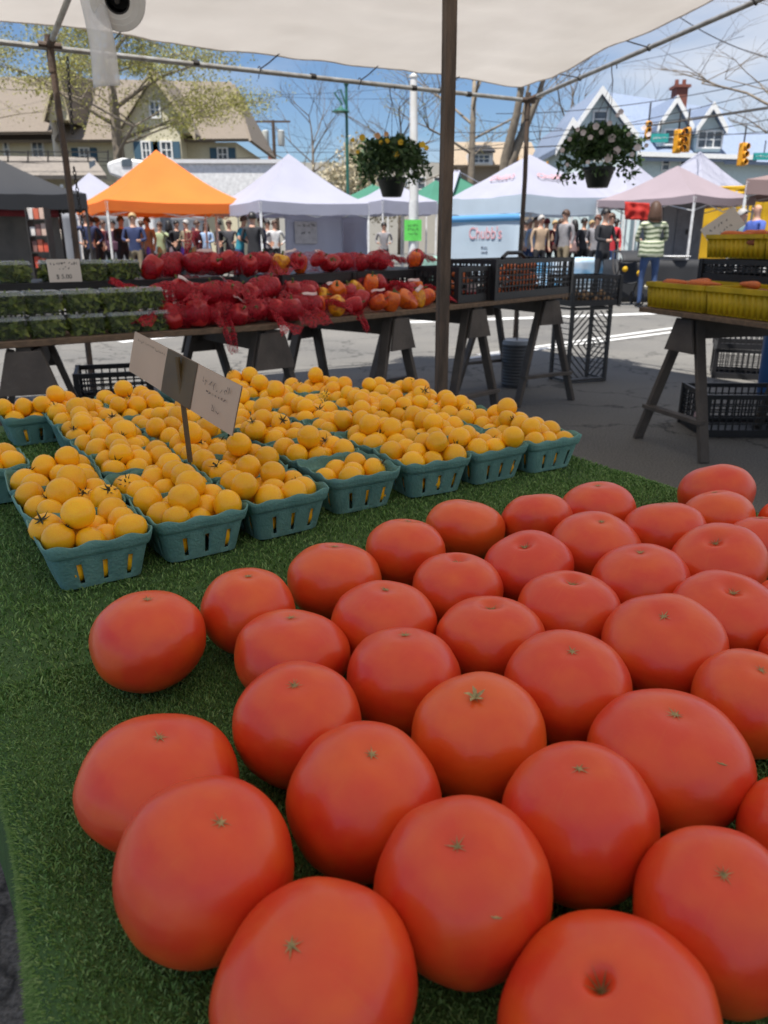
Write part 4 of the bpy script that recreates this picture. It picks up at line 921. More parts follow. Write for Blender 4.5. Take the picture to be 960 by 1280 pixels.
def lug(T,a0,a1,n0,n1,z,h,label):
    m=MB(); m_=m; c=lambda x,y,zz: T.p(x,y,z+zz); t=.006
    def wall(P0,P1,Pin):
        P0,P1=Vector(P0),Vector(P1); d=(P1-P0); l=d.length; d.normalize(); n=max(3,int(l/.035)); inn=Vector(Pin).normalized()
        pts=[]
        for i in range(n*2):
            o=inn*(.0 if (i%2==0) else .007)
            for e in (.12,.88): pts.append(P0+d*(l*(i+e)/(n*2))+o)
        vs=[];k=len(pts)
        for zz,lean in ((.002,.016),(h*.84,.004)): vs+=[p+inn*lean+Vector((0,0,zz)) for p in pts]
        m.add(vs,[(i,i+1,k+i+1,k+i) for i in range(k-1)])
        m.beam(P0+Vector((0,0,h*.9)),P1+Vector((0,0,h*.9)),.014,h*.16); 
    Z=Vector((0,0,0)); p00,p10,p11,p01=c(a0,n0,0),c(a1,n0,0),c(a1,n1,0),c(a0,n1,0)
    wall(p00,p10,T.n); wall(p01,p11,-T.n); wall(p00+T.n*.012,p01-T.n*.012,T.t); wall(p10+T.n*.012,p11-T.n*.012,-T.t)
    m.prism([c(a0+.02,n0+.02,.004),c(a1-.02,n0+.02,.004),c(a1-.02,n1-.02,.004),c(a0+.02,n1-.02,.004)],(0,0,.004))
    o=m.build('produce_lug',m_lug,None,solid=.003); return tag(o,label,'produce tray','yellow green produce lugs')
aL=TR.at(877,0,.05); lh=.135
lug(TR,0.0,aL-.006,.015,.40,.001,lh,'lower yellow green lug at the far end of the right board')
lug(TR,aL+.006,aL+.55,.015,.40,.001,lh,'lower yellow green lug at the right edge of the photo')
# black crates behind, upper lugs on them
sB=TR.at(872,.42,.2)
for i,zz in enumerate((.001,.125)):
    m=crate_mb(.60,.40,.122); o=m.build('crate',m_black,None,smooth=False); o.location=rp_(sB+.30,.63,zz); o.rotation_euler=(0,0,TR.rz); tag(o,['lower','upper'][i]+' black crate behind the right yellow green lugs','crate','black crates stacked on the right board')
    m=crate_mb(.60,.40,.122); o=m.build('crate',m_black,None,smooth=False); o.location=rp_(sB+.91,.63,zz); o.rotation_euler=(0,0,TR.rz); tag(o,['lower','upper'][i]+' black crate at the right photo edge behind the lugs','crate','black crates stacked on the right board')
a0=TR.at(882,.45,.3); a1=TR.at(953,.45,.3)
lug(TR,a0,a1,.45,.80,.25,.125,'upper yellow green lug on the black crates, left one'); lug(TR,a1+.01,a1+.45,.45,.80,.25,.125,'upper yellow green lug cut by the right photo edge')
for (a,n,z,k) in ((.10,.14,.13,0),(.2,.2,.14,1),(aL-.12,.10,.137,2),(aL+.05,.22,.14,3),(a0+.12,.55,.375,4),(a0+.2,.6,.38,5),(a0+.16,.66,.38,6)):
    root_veg('carrot',TR.p(a,n,z),TR.t*(-1)**k+TR.n*.3,.19,.019,m_carrot,'carrot resting on the '+('far lower lug' if k<2 else 'lower lugs where they meet' if k<4 else 'upper left lug'),'carrot','carrots on the yellow green lugs')
for i in range(26):
    up=i>=18; a=(a0+.03+(a1-a0-.06)*rv.random()) if up else rv.uniform(.04,aL+.45); n=rv.uniform(.49,.76) if up else rv.uniform(.06,.36)
    root_veg('carrot',TR.p(a,n,(.33 if up else .09)+rv.uniform(0,.015)),TR.t+TR.n*rv.uniform(-.5,.5),.17,.02,m_sweet if i%3 else m_carrot,'root vegetable filling the '+('upper' if up else 'lower')+' yellow green lugs','root vegetable','roots filling the yellow green lugs')
# tilted sign on the upper lug
q=[W(877,278,4.6),W(929,312,4.4),W(912,256,4.6)]; A=W(884,290,4.55); B2=W(926,291,4.4); 
M=frame(W(903,284,4.5),W(925,268,4.4)-W(893,290,4.5),Vector((-.5,.2,1))); t=thing('price_sign','tilted white card price sign standing on the upper yellow green lug','price sign',W(903,300,4.5))
m=MB(); m.box((0,0,0),(.21,.125,.002)); m.v=[tuple(M@Vector(v)) for v in m.v]; m.build('card',m_paper,t)
k=MB(); r=random.Random(18); scribble(k,M,-.07,.02,.12,.02,5,r,.003); scribble(k,M,-.03,-.02,.08,.018,4,r,.003); k.build('handwriting',m_ink,t)
m=MB(); m.tube([M@Vector((0,-.05,-.006)),M@Vector((0,-.05,-.006))-Vector((0,0,.06))],.003,6); m.build('stake',m_dark,t)
# crates on the floor below
fl=G(838,543); fr_=G(900,560)
c=G(925,548)+Vector((.10,.22,0)); crate(c,-.02,'black crate on the asphalt under the right board, front one',(.62,.42,.25))
m=MB(); lp=G(867,545)+Vector((.0,-.02,.13)); m.box(lp+Vector((.01,.015,0)),(.05,.003,.028),-.05); tag(m.build('crate_label',m_label),'torn white label on the front crate under the right board','label')
c2=PL(925,452,.0); crate(PL(932,470,0),-.35,'black crate on the asphalt farther under the right board',(.55,.40,.24)); crate(PL(932,470,0)+Vector((0,0,.242)),-.30,'upper black crate of the far pair under the right board',(.55,.40,.2))
m=MB(); c=G(975,500); m.lathe([(.001,.002),(.15,.002),(.16,.02),(.175,.55),(.18,.56),(.18,.60),(.17,.60),(.165,.57),(.14,.03),(.001,.03)],24,c); tag(m.build('bin',mat('blue_plastic',(.02,.11,.32),.45)),'blue plastic bin under the right board at the photo edge','bin')
# ================================================================ POP-UP CANOPIES
Gd=Lv.copy(); Gf=Cv.copy()                  # rows of the market: Gf along the fronts, Gd away
def canopy(u,vb,z,w,d,vpk,mt,label,val=.24,side=None,peak_u=None,legs=True,name='market_canopy',mt2=None,eave=None,curve=.55,rot=0,lm=None):
    A=W(u,vb,z); hb=eave or A.z; x=Matrix.Rotation(rot,3,'Z')@Gf; y=Matrix.Rotation(rot,3,'Z')@Gd; o=Vector((A.x,A.y,0))
    def P(a,b,h): return o+x*a+y*b+Vector((0,0,h))
    c=P(w/2,d/2,0); zc=c.y*CP; zc=(c.y*CP+ (0)); k=(640-vpk)/F; hp=H+ c.y/(CP+k*SP)*(k*CP-SP); globals()['HP']=hp
    t=thing('market_canopy' if name is None else name,label,'canopy tent',P(w/2,d/2,0)); he=hb+val; m=MB(); n=10
    cor=[(0,0),(w,0),(w,d),(0,d)]
    for i in range(4):
        (xa,ya),(xb,yb)=cor[i],cor[(i+1)%4]
        def f(a,b,xa=xa,ya=ya,xb=xb,yb=yb):
            ex,ey=xa+(xb-xa)*a,ya+(yb-ya)*a; q=b; px,py=ex+(w/2-ex)*q,ey+(d/2-ey)*q
            hh=he+(hp-he)*((1-curve)*q+curve*q*q*(1.6-.6*q)) - .05*math.sin(math.pi*a)*(1-q)*1.0+.02*noise.noise((px*2,py*2,z))
            return P(px,py,hh)
        m.grid(f,n,n,0)
        m.grid(lambda a,b,f=f,xa=xa,ya=ya,xb=xb,yb=yb: f(a,0)-Vector((0,0,val*b))+ (P(0,0,0)-P(w/2,d/2,0)).normalized()*0 + Vector((0,0,.012*math.sin(a*19)*b)),n,3,1 if mt2 else 0)
    m.build('roof',[mt,mt2] if mt2 else mt,t,ang=28)
    if legs:
        ws=lm or m_white
        for (a,b) in cor:
            a_=.03 if a==0 else w-.03; b_=.03 if b==0 else d-.03
            m=MB(); m.beam(P(a_,b_,.01),P(a_,b_,he-.03),.05,.05); m.box(P(a_,b_,.012),(.11,.11,.02),0); m.build('leg',ws,t,bevel=.006)
        m=MB()
        for i in range(4):
            (xa,ya),(xb,yb)=cor[i],cor[(i+1)%4]; N_=2
            for j in range(N_):
                p0=P(xa+(xb-xa)*j/N_,ya+(yb-ya)*j/N_,he-.05); p1=P(xa+(xb-xa)*(j+1)/N_,ya+(yb-ya)*(j+1)/N_,he-.05); q0,q1=p0-Vector((0,0,.3)),p1-Vector((0,0,.3))
                inn=(P(w/2,d/2,0)-P((xa+xb)/2,(ya+yb)/2,0)).normalized()*.05
                m.beam(p0+inn,q1+inn,.02,.02); m.beam(q0+inn,p1+inn,.02,.02)
        m.build('truss',ws,t)
    return P,he,t
def fab(n,c,c2=None,tr=.3): return mat(n,c,.7,c2 or tuple(x*.92 for x in c),scale=1.5,transl=tr,bump=.2,bscale=4)
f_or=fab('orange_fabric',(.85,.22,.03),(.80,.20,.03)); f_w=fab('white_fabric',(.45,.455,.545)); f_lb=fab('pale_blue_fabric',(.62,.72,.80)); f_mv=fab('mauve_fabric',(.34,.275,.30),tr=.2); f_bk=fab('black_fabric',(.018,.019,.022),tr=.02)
f_gn=fab('green_fabric',(.07,.25,.17)); f_tb=fab('blue_band_fabric',(.15,.42,.72)); f_yl=fab('yellow_fabric',(.80,.50,.02)); f_rd=fab('red_fabric',(.60,.035,.025)); f_grey=fab('grey_fabric',(.22,.23,.25),tr=.1); f_br=fab('brown_fabric',(.26,.18,.17),tr=.15)
def flatsheet(p00,p10,p01,mt,name,parent=None,w=.02,nu=16,nv=10,th=.006):
    p00,p10,p01=map(Vector,(p00,p10,p01)); X,Y=p10-p00,p01-p00; n=X.cross(Y).normalized(); m=MB()
    m.grid(lambda a,b:p00+X*a+Y*b+n*(w*noise.noise((a*5+p00.x,b*3,2))*2),nu,nv); return m.build(name,mt,parent,solid=th)
# orange
P,he,t=canopy(133,263,18,3.6,3.3,187,f_or,'bright orange pop-up canopy across the street')
t=thing('windbreak','long grey cloth windbreak far behind the people under the orange canopy','windbreak',P(1.6,9,0)); flatsheet(P(5.5,8.5,.05),P(.6,8.9,.05),P(5.5,8.5,1.95),f_grey,'grey_cloth',t); flatsheet(P(.5,8.9,.05),P(-4,8.95,.05),P(.5,8.9,1.9),f_w,'white_cloth',t)
# big white one
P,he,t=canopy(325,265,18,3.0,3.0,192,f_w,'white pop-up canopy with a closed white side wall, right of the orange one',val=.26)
flatsheet(P(2.97,.02,.05),P(2.97,2.9,.05),P(2.97,.02,he-.3),f_w,'side_wall',t,.04)
flatsheet(P(.9,.6,.05),P(2.55,.6,.05),P(.9,.6,1.68),f_w,'front_banner',t,.03)
a=W(383,314,18.6); b=W(415,315,18.9); M=frame(W(399,300,18.2),Gf,(0,0,1)); M.translation=P(1.45,.54,1.28)
q=thing('banner_sign','grey hand-lettered sign on the white front banner under the white canopy','sign',P(1.45,.54,1.28)); m=MB(); m.box((0,0,0),(.62,.52,.012)); m.v=[tuple(M@Vector(v)) for v in m.v]; m.build('panel',mat('sign_grey',(.36,.34,.35),.7),q)
k=MB(); r=random.Random(3); 
for x0,y0,w2,n in ((-.26,.17,.12,2),(-.08,.17,.18,4),(.14,.17,.12,3),(-.15,.0,.12,2),(.02,.0,.1,1)): scribble(k,M@Matrix.Translation((0,0,.008)),x0,y0,w2,.07,n,r,.016)
k.build('lettering',m_ink,q)
# small white beyond, and greens
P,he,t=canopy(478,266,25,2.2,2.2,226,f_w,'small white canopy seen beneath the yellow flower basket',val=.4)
canopy(533,262,27,2.6,2.6,225,f_gn,'green canopy just left of the brown centre post, behind',mt2=f_w)
P,he,t=canopy(560,258,27,2.9,2.9,219,f_gn,'green and white canopy right of the brown centre post',mt2=f_w)
m=MB()
for i,(xa,ya) in enumerate([(0,0),(2.9,0),(2.9,2.9),(0,2.9)]):
    m.beam(P(xa,ya,he+.02),P(1.45,1.45,H+(301-219)/F*28*1.03),.22,.02,up=(0,0,1))
m.build('white_seam',f_w,t)
canopy(452,258,30,2.6,2.6,230,f_gn,'green edged canopy peeking out right of the white canopy side wall')
for i,(u,vp) in enumerate(((246,221),(285,220))): canopy(u-14,256,33,2.4,2.4,vp,f_gn if i else f_w,'far %s canopy peak between the orange and white canopies'%('green and white' if i else 'white'),mt2=f_w)
canopy(70,262,27,3.2,3.0,216,f_w,'white canopy behind the orange one, showing on its left')
# big pale blue and white
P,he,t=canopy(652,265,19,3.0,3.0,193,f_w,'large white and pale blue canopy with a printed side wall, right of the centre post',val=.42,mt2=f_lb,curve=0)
m=MB()
def rp2(a,b):  # blue bands on the two camera sides
    return None
sw_=flatsheet(P(-.02,2.98,.03),P(-.02,.0,.03),P(-.02,2.98,he-.45),f_lb,'side_wall',t,.008)
m=MB(); m.grid(lambda a,b:P(-.05,2.98-2.98*a,he-.62+.17*b-.0),12,2); m.build('blue_band',f_tb,t,solid=.004)
Ms=frame(P(-.036,1.35,1.18),-Gd,(0,0,1)); m_pk=mat('pink_print',(.72,.36,.38),.7)
textmesh("Chubb's",.42,Ms@Matrix.Translation((0,.08,0)),m_pk,'lettering',t,.004)
m=MB(); 
for zz,fl in ((-.26,1),(-.38,-1)):
    m.box((.04*fl,zz,0),(.17,.014,.008)); m.ball((-.10*fl,zz,0),.033,8,0,(1.2,.8,.15))
m.v=[tuple(Ms@Vector(v)) for v in m.v]; m.build('fork_and_spoon_print',mat('navy_print',(.05,.06,.12),.7),t)
for s,(ox,oy,dx,dy,hh) in enumerate(((.62,1.5,0,-1,0),(1.5,.62,1,0,0))):
    ctr=P(ox*1.0,oy*1.0,he+(HP-he)*.413); yy=(P(1.5,1.5,HP)-ctr); M=frame(ctr+Vector((0,0,.035))-(Gf if s==0 else Gd)*.02,(-Gd if s==0 else Gf),yy); textmesh("Chubb's",.30,M,m_pk,'lettering',t,.004)
# blue tablecloth in front of it
t=thing('draped_table','table with a sky blue and white cloth in front of the pale blue canopy','table',G(735,372))
q0=W(703,330,15.2); q0.z=0; x_=Gf; y_=Gd
def Dp(a,b,h): return q0+x_*a+y_*b+Vector((0,0,h))
def dfun(a,b): 
    w_=.02*math.sin(a*22)*(1-b); return Dp(1.35*a,-w_,.75*b)
m=MB(); m.grid(dfun,40,8); m.grid(lambda a,b:Dp(-.01+.02*math.sin(a*17)*(1-b),.75*a,.75*b),14,8); m.grid(lambda a,b:Dp(1.35*a,.75*b,.752),6,6); m.build('cloth',mat('sky_white_cloth',(.10,.38,.66),.7,(.75,.8,.85),scale=1.6,stretch=(1,1,2.5)),t,solid=.004)
for a in (.05,1.3):
    for b in (.05,.7): m=MB(); m.tube([Dp(a,b,0.01),Dp(a,b,.73)],.012,6); m.build('leg',m_dark,t)
# whites behind right, mauve, right edge
canopy(716,256,24,3.0,3.0,214,f_w,'white canopy peak behind the petunia basket')
canopy(782,250,27,3.2,3.0,197,f_w,'white canopy peak rising left of the mauve canopy')
P,he,t=canopy(868,253,17.6,2.3,3.0,207,f_mv,'faded mauve canopy with a thin white leg, right of the woman in the striped jacket',val=.17)
P2,he2,t2=canopy(880,250,25,3.2,3.2,189,f_w,'white canopy peak behind the mauve canopy')
canopy(930,243,16.5,3.0,3.0,196,f_br,'brown striped canopy cut by the right edge of the photo',val=.30,rot=-1.0)
# yellow lined and red booths behind
t=thing('yellow_booth','booth lined with bright yellow cloth behind the mauve canopy','booth',HY(910,350,23)*1)
flatsheet(HY(872,330,24),HY(990,330,24),HY(872,236,24),f_yl,'rear_wall',t,.05); flatsheet(HY(865,250,22.5),HY(990,246,22.5),HY(865,234,22.5),f_yl,'valance',t,.05)
for u in (868,912,960): m=MB(); p=HY(u,300,22.5); m.beam((p.x,p.y,0.01),(p.x,p.y,2.35),.05); m.build('leg',m_white,t)
t=thing('red_banner','red cloth banner hanging left of the woman in the striped jacket','banner',HY(795,270,20)); flatsheet(HY(781,274,20),HY(812,276,20),HY(781,252,20),f_rd,'cloth',t,.03)
# grey trailer / container with door
p0=HY(823,345,21); p1=HY(868,345,21); t=thing('grey_trailer','plain grey box trailer with a narrow door behind the mauve canopy','trailer',Vector((p0.x,p0.y,0)))
m=MB(); m.box(((p0.x+p1.x)/2,21.8,1.35),(p1.x-p0.x+.1,1.6,2.3)); m.build('body',mat('grey_panel',(.20,.215,.235),.5,stretch=(20,1,1),scale=3),t,bevel=.02)
m=MB(); m.box(((p0.x*.35+p1.x*.65),20.98,1.3),(.62,.03,1.9)); d=m.build('door',mat('grey_door',(.16,.17,.19),.5),t,bevel=.01); m=MB(); m.box(((p0.x*.15+p1.x*.85)-.22,20.94,1.3),(.03,.05,.12)); m.build('handle',m_dark,d)
m=MB(); m.box((p0.x-.35,21.3,1.2),(.30,.3,2.2)); tag(m.build('column',mat('blue_grey_column',(.22,.27,.33),.6),bevel=.01),'blue grey square column left of the grey trailer','column')
# black draped table behind the woman
def blacktable(u0,u1,v,z,h,label,mt=f_bk):
    a,b=W(u0,v,z),W(u1,v,z*1.0); a.z=b.z=0; t=thing('draped_table',label,'table',(a+b)/2); d=(b-a); n=Vector((-d.y,d.x,0)).normalized()
    m=MB(); m.grid(lambda i,j:a+d*i-n*(.02*math.sin(i*25)*(1-j))+Vector((0,0,h*j)),40,6); m.grid(lambda i,j:a+d*i+n*.8*j+Vector((0,0,h+.002)),10,4); m.grid(lambda i,j:a+n*.8*i+Vector((0,0,h*j)),8,4); m.grid(lambda i,j:b+n*.8*i+Vector((0,0,h*j)),8,4); m.build('cloth',mt,t,solid=.004)
    for (i,j) in ((.04,.08),(.96,.08),(.04,.9),(.96,.9)): m=MB(); p=a+d*i+n*.8*j; m.tube([p,p+Vector((0,0,h-.01))],.014,6); m.build('leg',m_dark,t)
    return a,d,n
a,d,n=blacktable(768,905,340,14.2,.74,'long table under black cloth behind the woman in the striped jacket')
m=MB(); c=a+d*.58+n*.2+Vector((0,0,.78)); m.lathe([(.001,0),(.20,.0),(.27,.035),(.26,.04),(.19,.012),(.001,.012)],20,c); tag(m.build('tray',m_white),'cream oval tray on the black draped table','tray')
c=G(824,384)+Vector((.0,.3,0)); m=MB(); m.tube([c+Vector((0,0,.01)),c+Vector((.02,0,.2)),c+Vector((0,0,.3))],[.05,.04,.06],8); m.lathe([(.001,.42),(.12,.40),(.20,.33),(.19,.28),(.05,.30)],16,c); tag(m.build('planter',mat('cream_fungus',(.52,.48,.36),.8)),'small cream planter on the road beside the lower lug','planter')
# stuff under black tent on the left
P,he,t=canopy(-90,257,15,3.0,3.0,196,f_bk,'black canopy at the left photo edge',val=.30,lm=m_dark)
flatsheet(P(-.3,.5,.03),P(2.6,1.2,.03),P(-.3,.5,1.75),mat('smoky_mesh',(.07,.068,.065),.8,(.13,.12,.11),scale=2.4),'side_wall',t,.04)
m=MB(); m.grid(lambda i,j:P(-.3+2.9*i,.45+.7*i,1.58+.17*j),8,2); m.build('red_trim',mat('dull_red_cloth',(.20,.02,.03),.8),t,solid=.01)
q=HY(52,300,16.5); t=thing('display_rack','narrow display rack of red and white goods beside the black canopy','display rack',Vector((q.x,q.y,0)))
m=MB(); 
for z_ in (.55,.86,1.17,1.48): m.box((q.x,q.y,z_),(.36,.3,.02))
for sx in (-1,1): m.box((q.x+sx*.185,q.y,.85),(.02,.3,1.7))
m.build('rack',m_dark,t)
rr=random.Random(6); cols=[(.6,.08,.04),(.75,.7,.65),(.65,.15,.08),(.25,.12,.1),(.7,.5,.4)]
for z_ in (.56,.87,1.18,1.49):
    for k in range(3): m=MB(); h_=rr.uniform(.14,.24); cc3=rr.choice(range(5)); m.box((q.x-.115+.115*k,q.y-.04,z_+.001+h_/2),(.10,.12,h_)); o=m.build('boxed_goods',mat('goods_%d'%cc3,cols[cc3],.6),bevel=.004); tag(o,'small boxed product on the display rack','box','boxed goods on the display rack')
# white pole with the green notice
q=HY(517,330,24); t=thing('white_pole','tall thick white pole rising behind the yellow flower basket','pole',Vector((q.x,q.y,0))); top=HY(517,97,24); m=MB(); m.tube([(q.x,q.y,.01),(q.x,q.y,1.4),(top.x,q.y,top.z)],[.15,.14,.10],14); m.lathe([(.12,0),(.12,.05),(.001,.12)],12,(top.x,q.y,top.z)); m.build('shaft',mat('white_pole_paint',(.72,.72,.70),.5,(.6,.58,.52),scale=3),t)
q=HY(516,288,14.5); t=thing('green_notice','bright green notice sheet taped on a white post under the flower basket','notice',Vector((q.x,q.y,0)))
m=MB(); m.tube([(q.x,q.y,.01),(q.x,q.y,1.75)],.075,14); m.build('post',m_white,t); s=19/F*14.5*1.06
m=MB(); m.box((q.x,q.y-.085,q.z),(s,.006,s*1.15)); m.build('sheet',mat('neon_green_paper',(.12,.62,.10),.7),t)
M=frame((q.x,q.y-.0895,q.z),(1,0,0),(0,0,1)); k=MB(); r=random.Random(4)
for y0 in (.08,.02,-.05): scribble(k,M,-.09,y0,.18,.045,5,r,.008)
k.build('handwriting',m_ink,t)
# market tables far behind under the canopies
a,d,n=blacktable(522,552,318,20,.70,'pale green covered table behind the brown centre post',fab('mint_cloth',(.35,.55,.47)))
a,d,n=blacktable(160,270,330,19.5,.74,'dark covered table under the orange canopy')
for i in range(7):
    c=a+d*(.08+.13*i)+n*.3+Vector((0,0,.75)); m=MB(); 
    m.lathe([(.001,0),(.05,0),(.055,.12),(.03,.16),(.03,.19),(.001,.19)],10,c); tag(m.build('jar',[m_white,mat('purple_glaze',(.15,.05,.45),.3),mat('amber_glass',(.5,.25,.05),.3)][i%3]),'small jar standing on the dark table under the orange canopy','jar','jars under the orange canopy')
# stroller by the woman
q=G(781,381); t=thing('stroller','black folding stroller with yellow bits left of the woman in the striped jacket','stroller',q)
m=MB(); 
for s in (-.2,.2):
    b=q+Vector((s,0,0)); m.tube([b+Vector((0,-.25,.14)),b+Vector((0,.25,.62)),b+Vector((0,.36,.9))],.013,6); m.tube([b+Vector((0,.28,.14)),b+Vector((0,-.12,.62)),b+Vector((0,-.16,.8))],.013,6)
m.tube([q+Vector((-.2,.36,.9)),q+Vector((.2,.36,.9))],.016,6); m.build('frame',m_dark,t)
m=MB(); m.grid(lambda a,b:q+Vector((-.19+.38*a,-.16+.34*b,.42+.34*b*b-.05*math.sin(a*3.14))),8,8); m.build('seat',f_bk,t,solid=.02); m=MB(); m.grid(lambda a,b:q+Vector((-.19+.38*a,.10-.34*math.sin(b*1.5)*1,.72+.2*math.cos(b*1.5))),6,8); m.build('hood',f_bk,t,solid=.01)
for s in (-.2,.2):
    for y_ in (-.28,.28): m=MB(); m.tube([q+Vector((s,y_+.10*math.cos(k*math.pi/8),.11+.095*math.sin(k*math.pi/8))) for k in range(17)],.016,6,cap=False); m.build('wheel',m_black,t)
m=MB(); m.ball(q+Vector((-.12,-.2,.62)),.05,8); m.ball(q+Vector((.14,-.2,.55)),.05,8); m.build('reflector',f_yl,t)
# ================================================================ PEOPLE
def cmat(n,c): return mat(n,c,.85,tuple(x*.75 for x in c),scale=9,bump=.2,bscale=30)
m_skin=mat('skin',(.52,.30,.21),.6,(.46,.25,.17),scale=9); m_jean=cmat('denim',(.035,.07,.17)); m_shoe=mat('dark_shoe',(.03,.03,.035),.6)
HAIR={'br':mat('brown_hair',(.075,.035,.018),.6),'bk':mat('black_hair',(.012,.010,.009),.5),'bl':mat('blond_hair',(.40,.27,.12),.6),'gr':mat('grey_hair',(.42,.40,.38),.6),'rd':mat('auburn_hair',(.13,.04,.02),.6)}
def person(pos,face,top,pants,hair,label,ht=1.68,arms='down',hlen=.0,sleeve=True,wide=1.1,hood=None,bald=False,jacket=None,lean=0):
    """face: direction the figure looks (angle, 0=+x); arms: down/up/hips/front/bag"""
    k=ht/1.72; p=Vector((pos.x,pos.y,0)); t=thing('person',label,'person',p)
    J={}; E=[]; V=[]; Rr=[]
    def v(n,x,y,z,r): J[n]=len(V); V.append(Vector((x*wide if n[:2] in('sh','el','ha','hi') else x,y+lean*max(0,z-.95),z))*k); Rr.append((r*k*(wide if r>.08 else 1),r*k*.8*(wide if r>.08 else 1)))
    v('pel',0,0,.95,.125); v('wai',0,-.005,1.10,.115); v('che',0,.0,1.30,.135); v('nek',0,.005,1.47,.058); v('hd0',0,-.012,1.56,.07); v('hd1',0,-.01,1.64,.082); v('hd2',0,0,1.70,.045)
    E+=[('pel','wai'),('wai','che'),('che','nek'),('nek','hd0'),('hd0','hd1'),('hd1','hd2')]
    ar={'down':((.235,.02,1.16),(.25,-.05,.92),(.25,-.08,.84)),'up':((.27,-.16,1.30),(.10,-.30,1.50),(.06,-.33,1.56)),'hips':((.33,.08,1.16),(.20,-.06,1.02),(.15,-.10,1.0)),'front':((.24,-.05,1.15),(.13,-.27,1.12),(.08,-.33,1.13)),'bag':((.25,.05,1.16),(.20,-.14,1.08),(.15,-.2,1.10))}[arms]
    for s,n in ((-1,'L'),(1,'R')):
        v('sh'+n,s*.185,.0,1.405,.062); v('el'+n,s*ar[0][0],ar[0][1],ar[0][2],.046); v('wr'+n,s*ar[1][0],ar[1][1],ar[1][2],.032); v('ha'+n,s*ar[2][0],ar[2][1],ar[2][2],.038)
        E+=[('che','sh'+n),('sh'+n,'el'+n),('el'+n,'wr'+n),('wr'+n,'ha'+n)]
        st=.05 if n=='L' else -.05
        v('hi'+n,s*.09,.0,.88,.095); v('kn'+n,s*.105,-.02+st*.6,.50,.06); v('an'+n,s*.11,.03+st,.09,.042); v('to'+n,s*.125,-.12+st,.035,.038); E+=[('pel','hi'+n),('hi'+n,'kn'+n),('kn'+n,'an'+n),('an'+n,'to'+n)]
    me=bpy.data.meshes.new('body'); me.from_pydata(V,[(J[a],J[b]) for a,b in E],[]); o=bpy.data.objects.new('tmp',me); COL.objects.link(o)
    md=o.modifiers.new('s','SKIN'); md.use_smooth_shade=True
    for i,r_ in enumerate(Rr): me.skin_vertices[0].data[i].radius=r_
    me.skin_vertices[0].data[0].use_root=True
    sb=o.modifiers.new('u','SUBSURF'); sb.levels=2; sb.render_levels=2
    dg=bpy.context.evaluated_depsgraph_get(); dg.update(); nm=bpy.data.meshes.new_from_object(o.evaluated_get(dg)); bpy.data.objects.remove(o)
    nm.materials.clear(); [nm.materials.append(x) for x in (m_skin,top,pants,m_shoe)]
    seg=[(J[a],J[b],a,b) for a,b in E]
    for pl in nm.polygons:
        c=pl.center; best=None
        for ia,ib,a,b in seg:
            A_,B_=V[ia],V[ib]; d=B_-A_; f=max(0,min(1,(c-A_).dot(d)/d.length_squared)); q=(c-(A_+d*f)).length
            if best is None or q<best[0]: best=(q,a,b,f)
        _,a,b,f=best; z=c.z/k
        if a in('nek','hd0','hd1'): mi=0
        elif a=='che' and b=='nek': mi=1 if f<.75 else 0
        elif a[:2]=='wr' : mi=0
        elif a[:2]=='el': mi=1 if sleeve and f<.85 else 0
        elif a[:2]=='sh': mi=1 if sleeve or f<.6 else 0
        elif a[:2]=='an': mi=3
        elif a[:2] in('hi','kn') or (a=='pel' and b[:2]=='hi'): mi=2 if z<(.90 if not jacket else jacket) else 1
        else: mi=1
        if mi==1 and z<.9 and a[:2] not in('el','wr','sh') : mi=2 if not jacket or z<jacket else 1
        pl.material_index=mi; pl.use_smooth=True
    Rm=Matrix.Rotation(face+math.pi/2,4,'Z'); nm.transform(Matrix.Translation(p)@Rm); nm.name='body'
    o=bpy.data.objects.new('body',nm); COL.objects.link(o); setpar(o,t)
    TR_=Matrix.Translation(p)@Rm; hc=Vector((0,-.008+lean*.68,1.635))*k
    if not bald or hair:
        m=MB(); vs=[];n1,n2=9,18
        def hf(i,j):
            pa=math.pi*.62*i/n1; th=2*math.pi*j/n2; fr=max(0,-math.sin(th)); pa*=1-.42*fr**2; r_=.098+.004*math.sin(j*2.3)
            q=Vector((r_*.92*math.sin(pa)*math.cos(th),r_*1.06*math.sin(pa)*math.sin(th)+.012,r_*1.1*math.cos(pa)+.01)); 
            if hlen and i>=n1-3 and math.sin(th)>-.35: q.z-=hlen*(i-(n1-4))/3; q.x*=1+.1*(i-(n1-4)); q.y=max(q.y,.0)+.02
            return TR_@(hc+q*k)
        for i in range(n1+1):
            for j in range(n2): vs.append(hf(i,j))
        if not bald:
            m.add(vs,[(i*n2+j,i*n2+(j+1)%n2,(i+1)*n2+(j+1)%n2,(i+1)*n2+j) for i in range(n1) for j in range(n2)]); m.build('hair' if not hood else 'hood',hood or HAIR[hair],t,ang=180,solid=.012)
    m=MB(); m.ball(tuple(hc+Vector((0,-.098,-.012))*k),.017*k,6,0,(.7,1,1.3)); m.v=[tuple(TR_@Vector(x)) for x in m.v]; m.build('nose',m_skin,t,ang=180)
    m=MB()
    for s in (-1,1): m.ball(tuple(hc+Vector((s*.032,-.084,.012))*k),.009*k,6)
    m.v=[tuple(TR_@Vector(x)) for x in m.v]; m.build('eyes',mat('eye_dark',(.03,.02,.015),.4),t,ang=180)
    m=MB(); m.ball(tuple(hc+Vector((0,-.083,-.048))*k),.018*k,6,0,(1.2,.5,.35)); m.v=[tuple(TR_@Vector(x)) for x in m.v]; m.build('mouth',mat('lip',(.35,.11,.09),.5),t,ang=180)
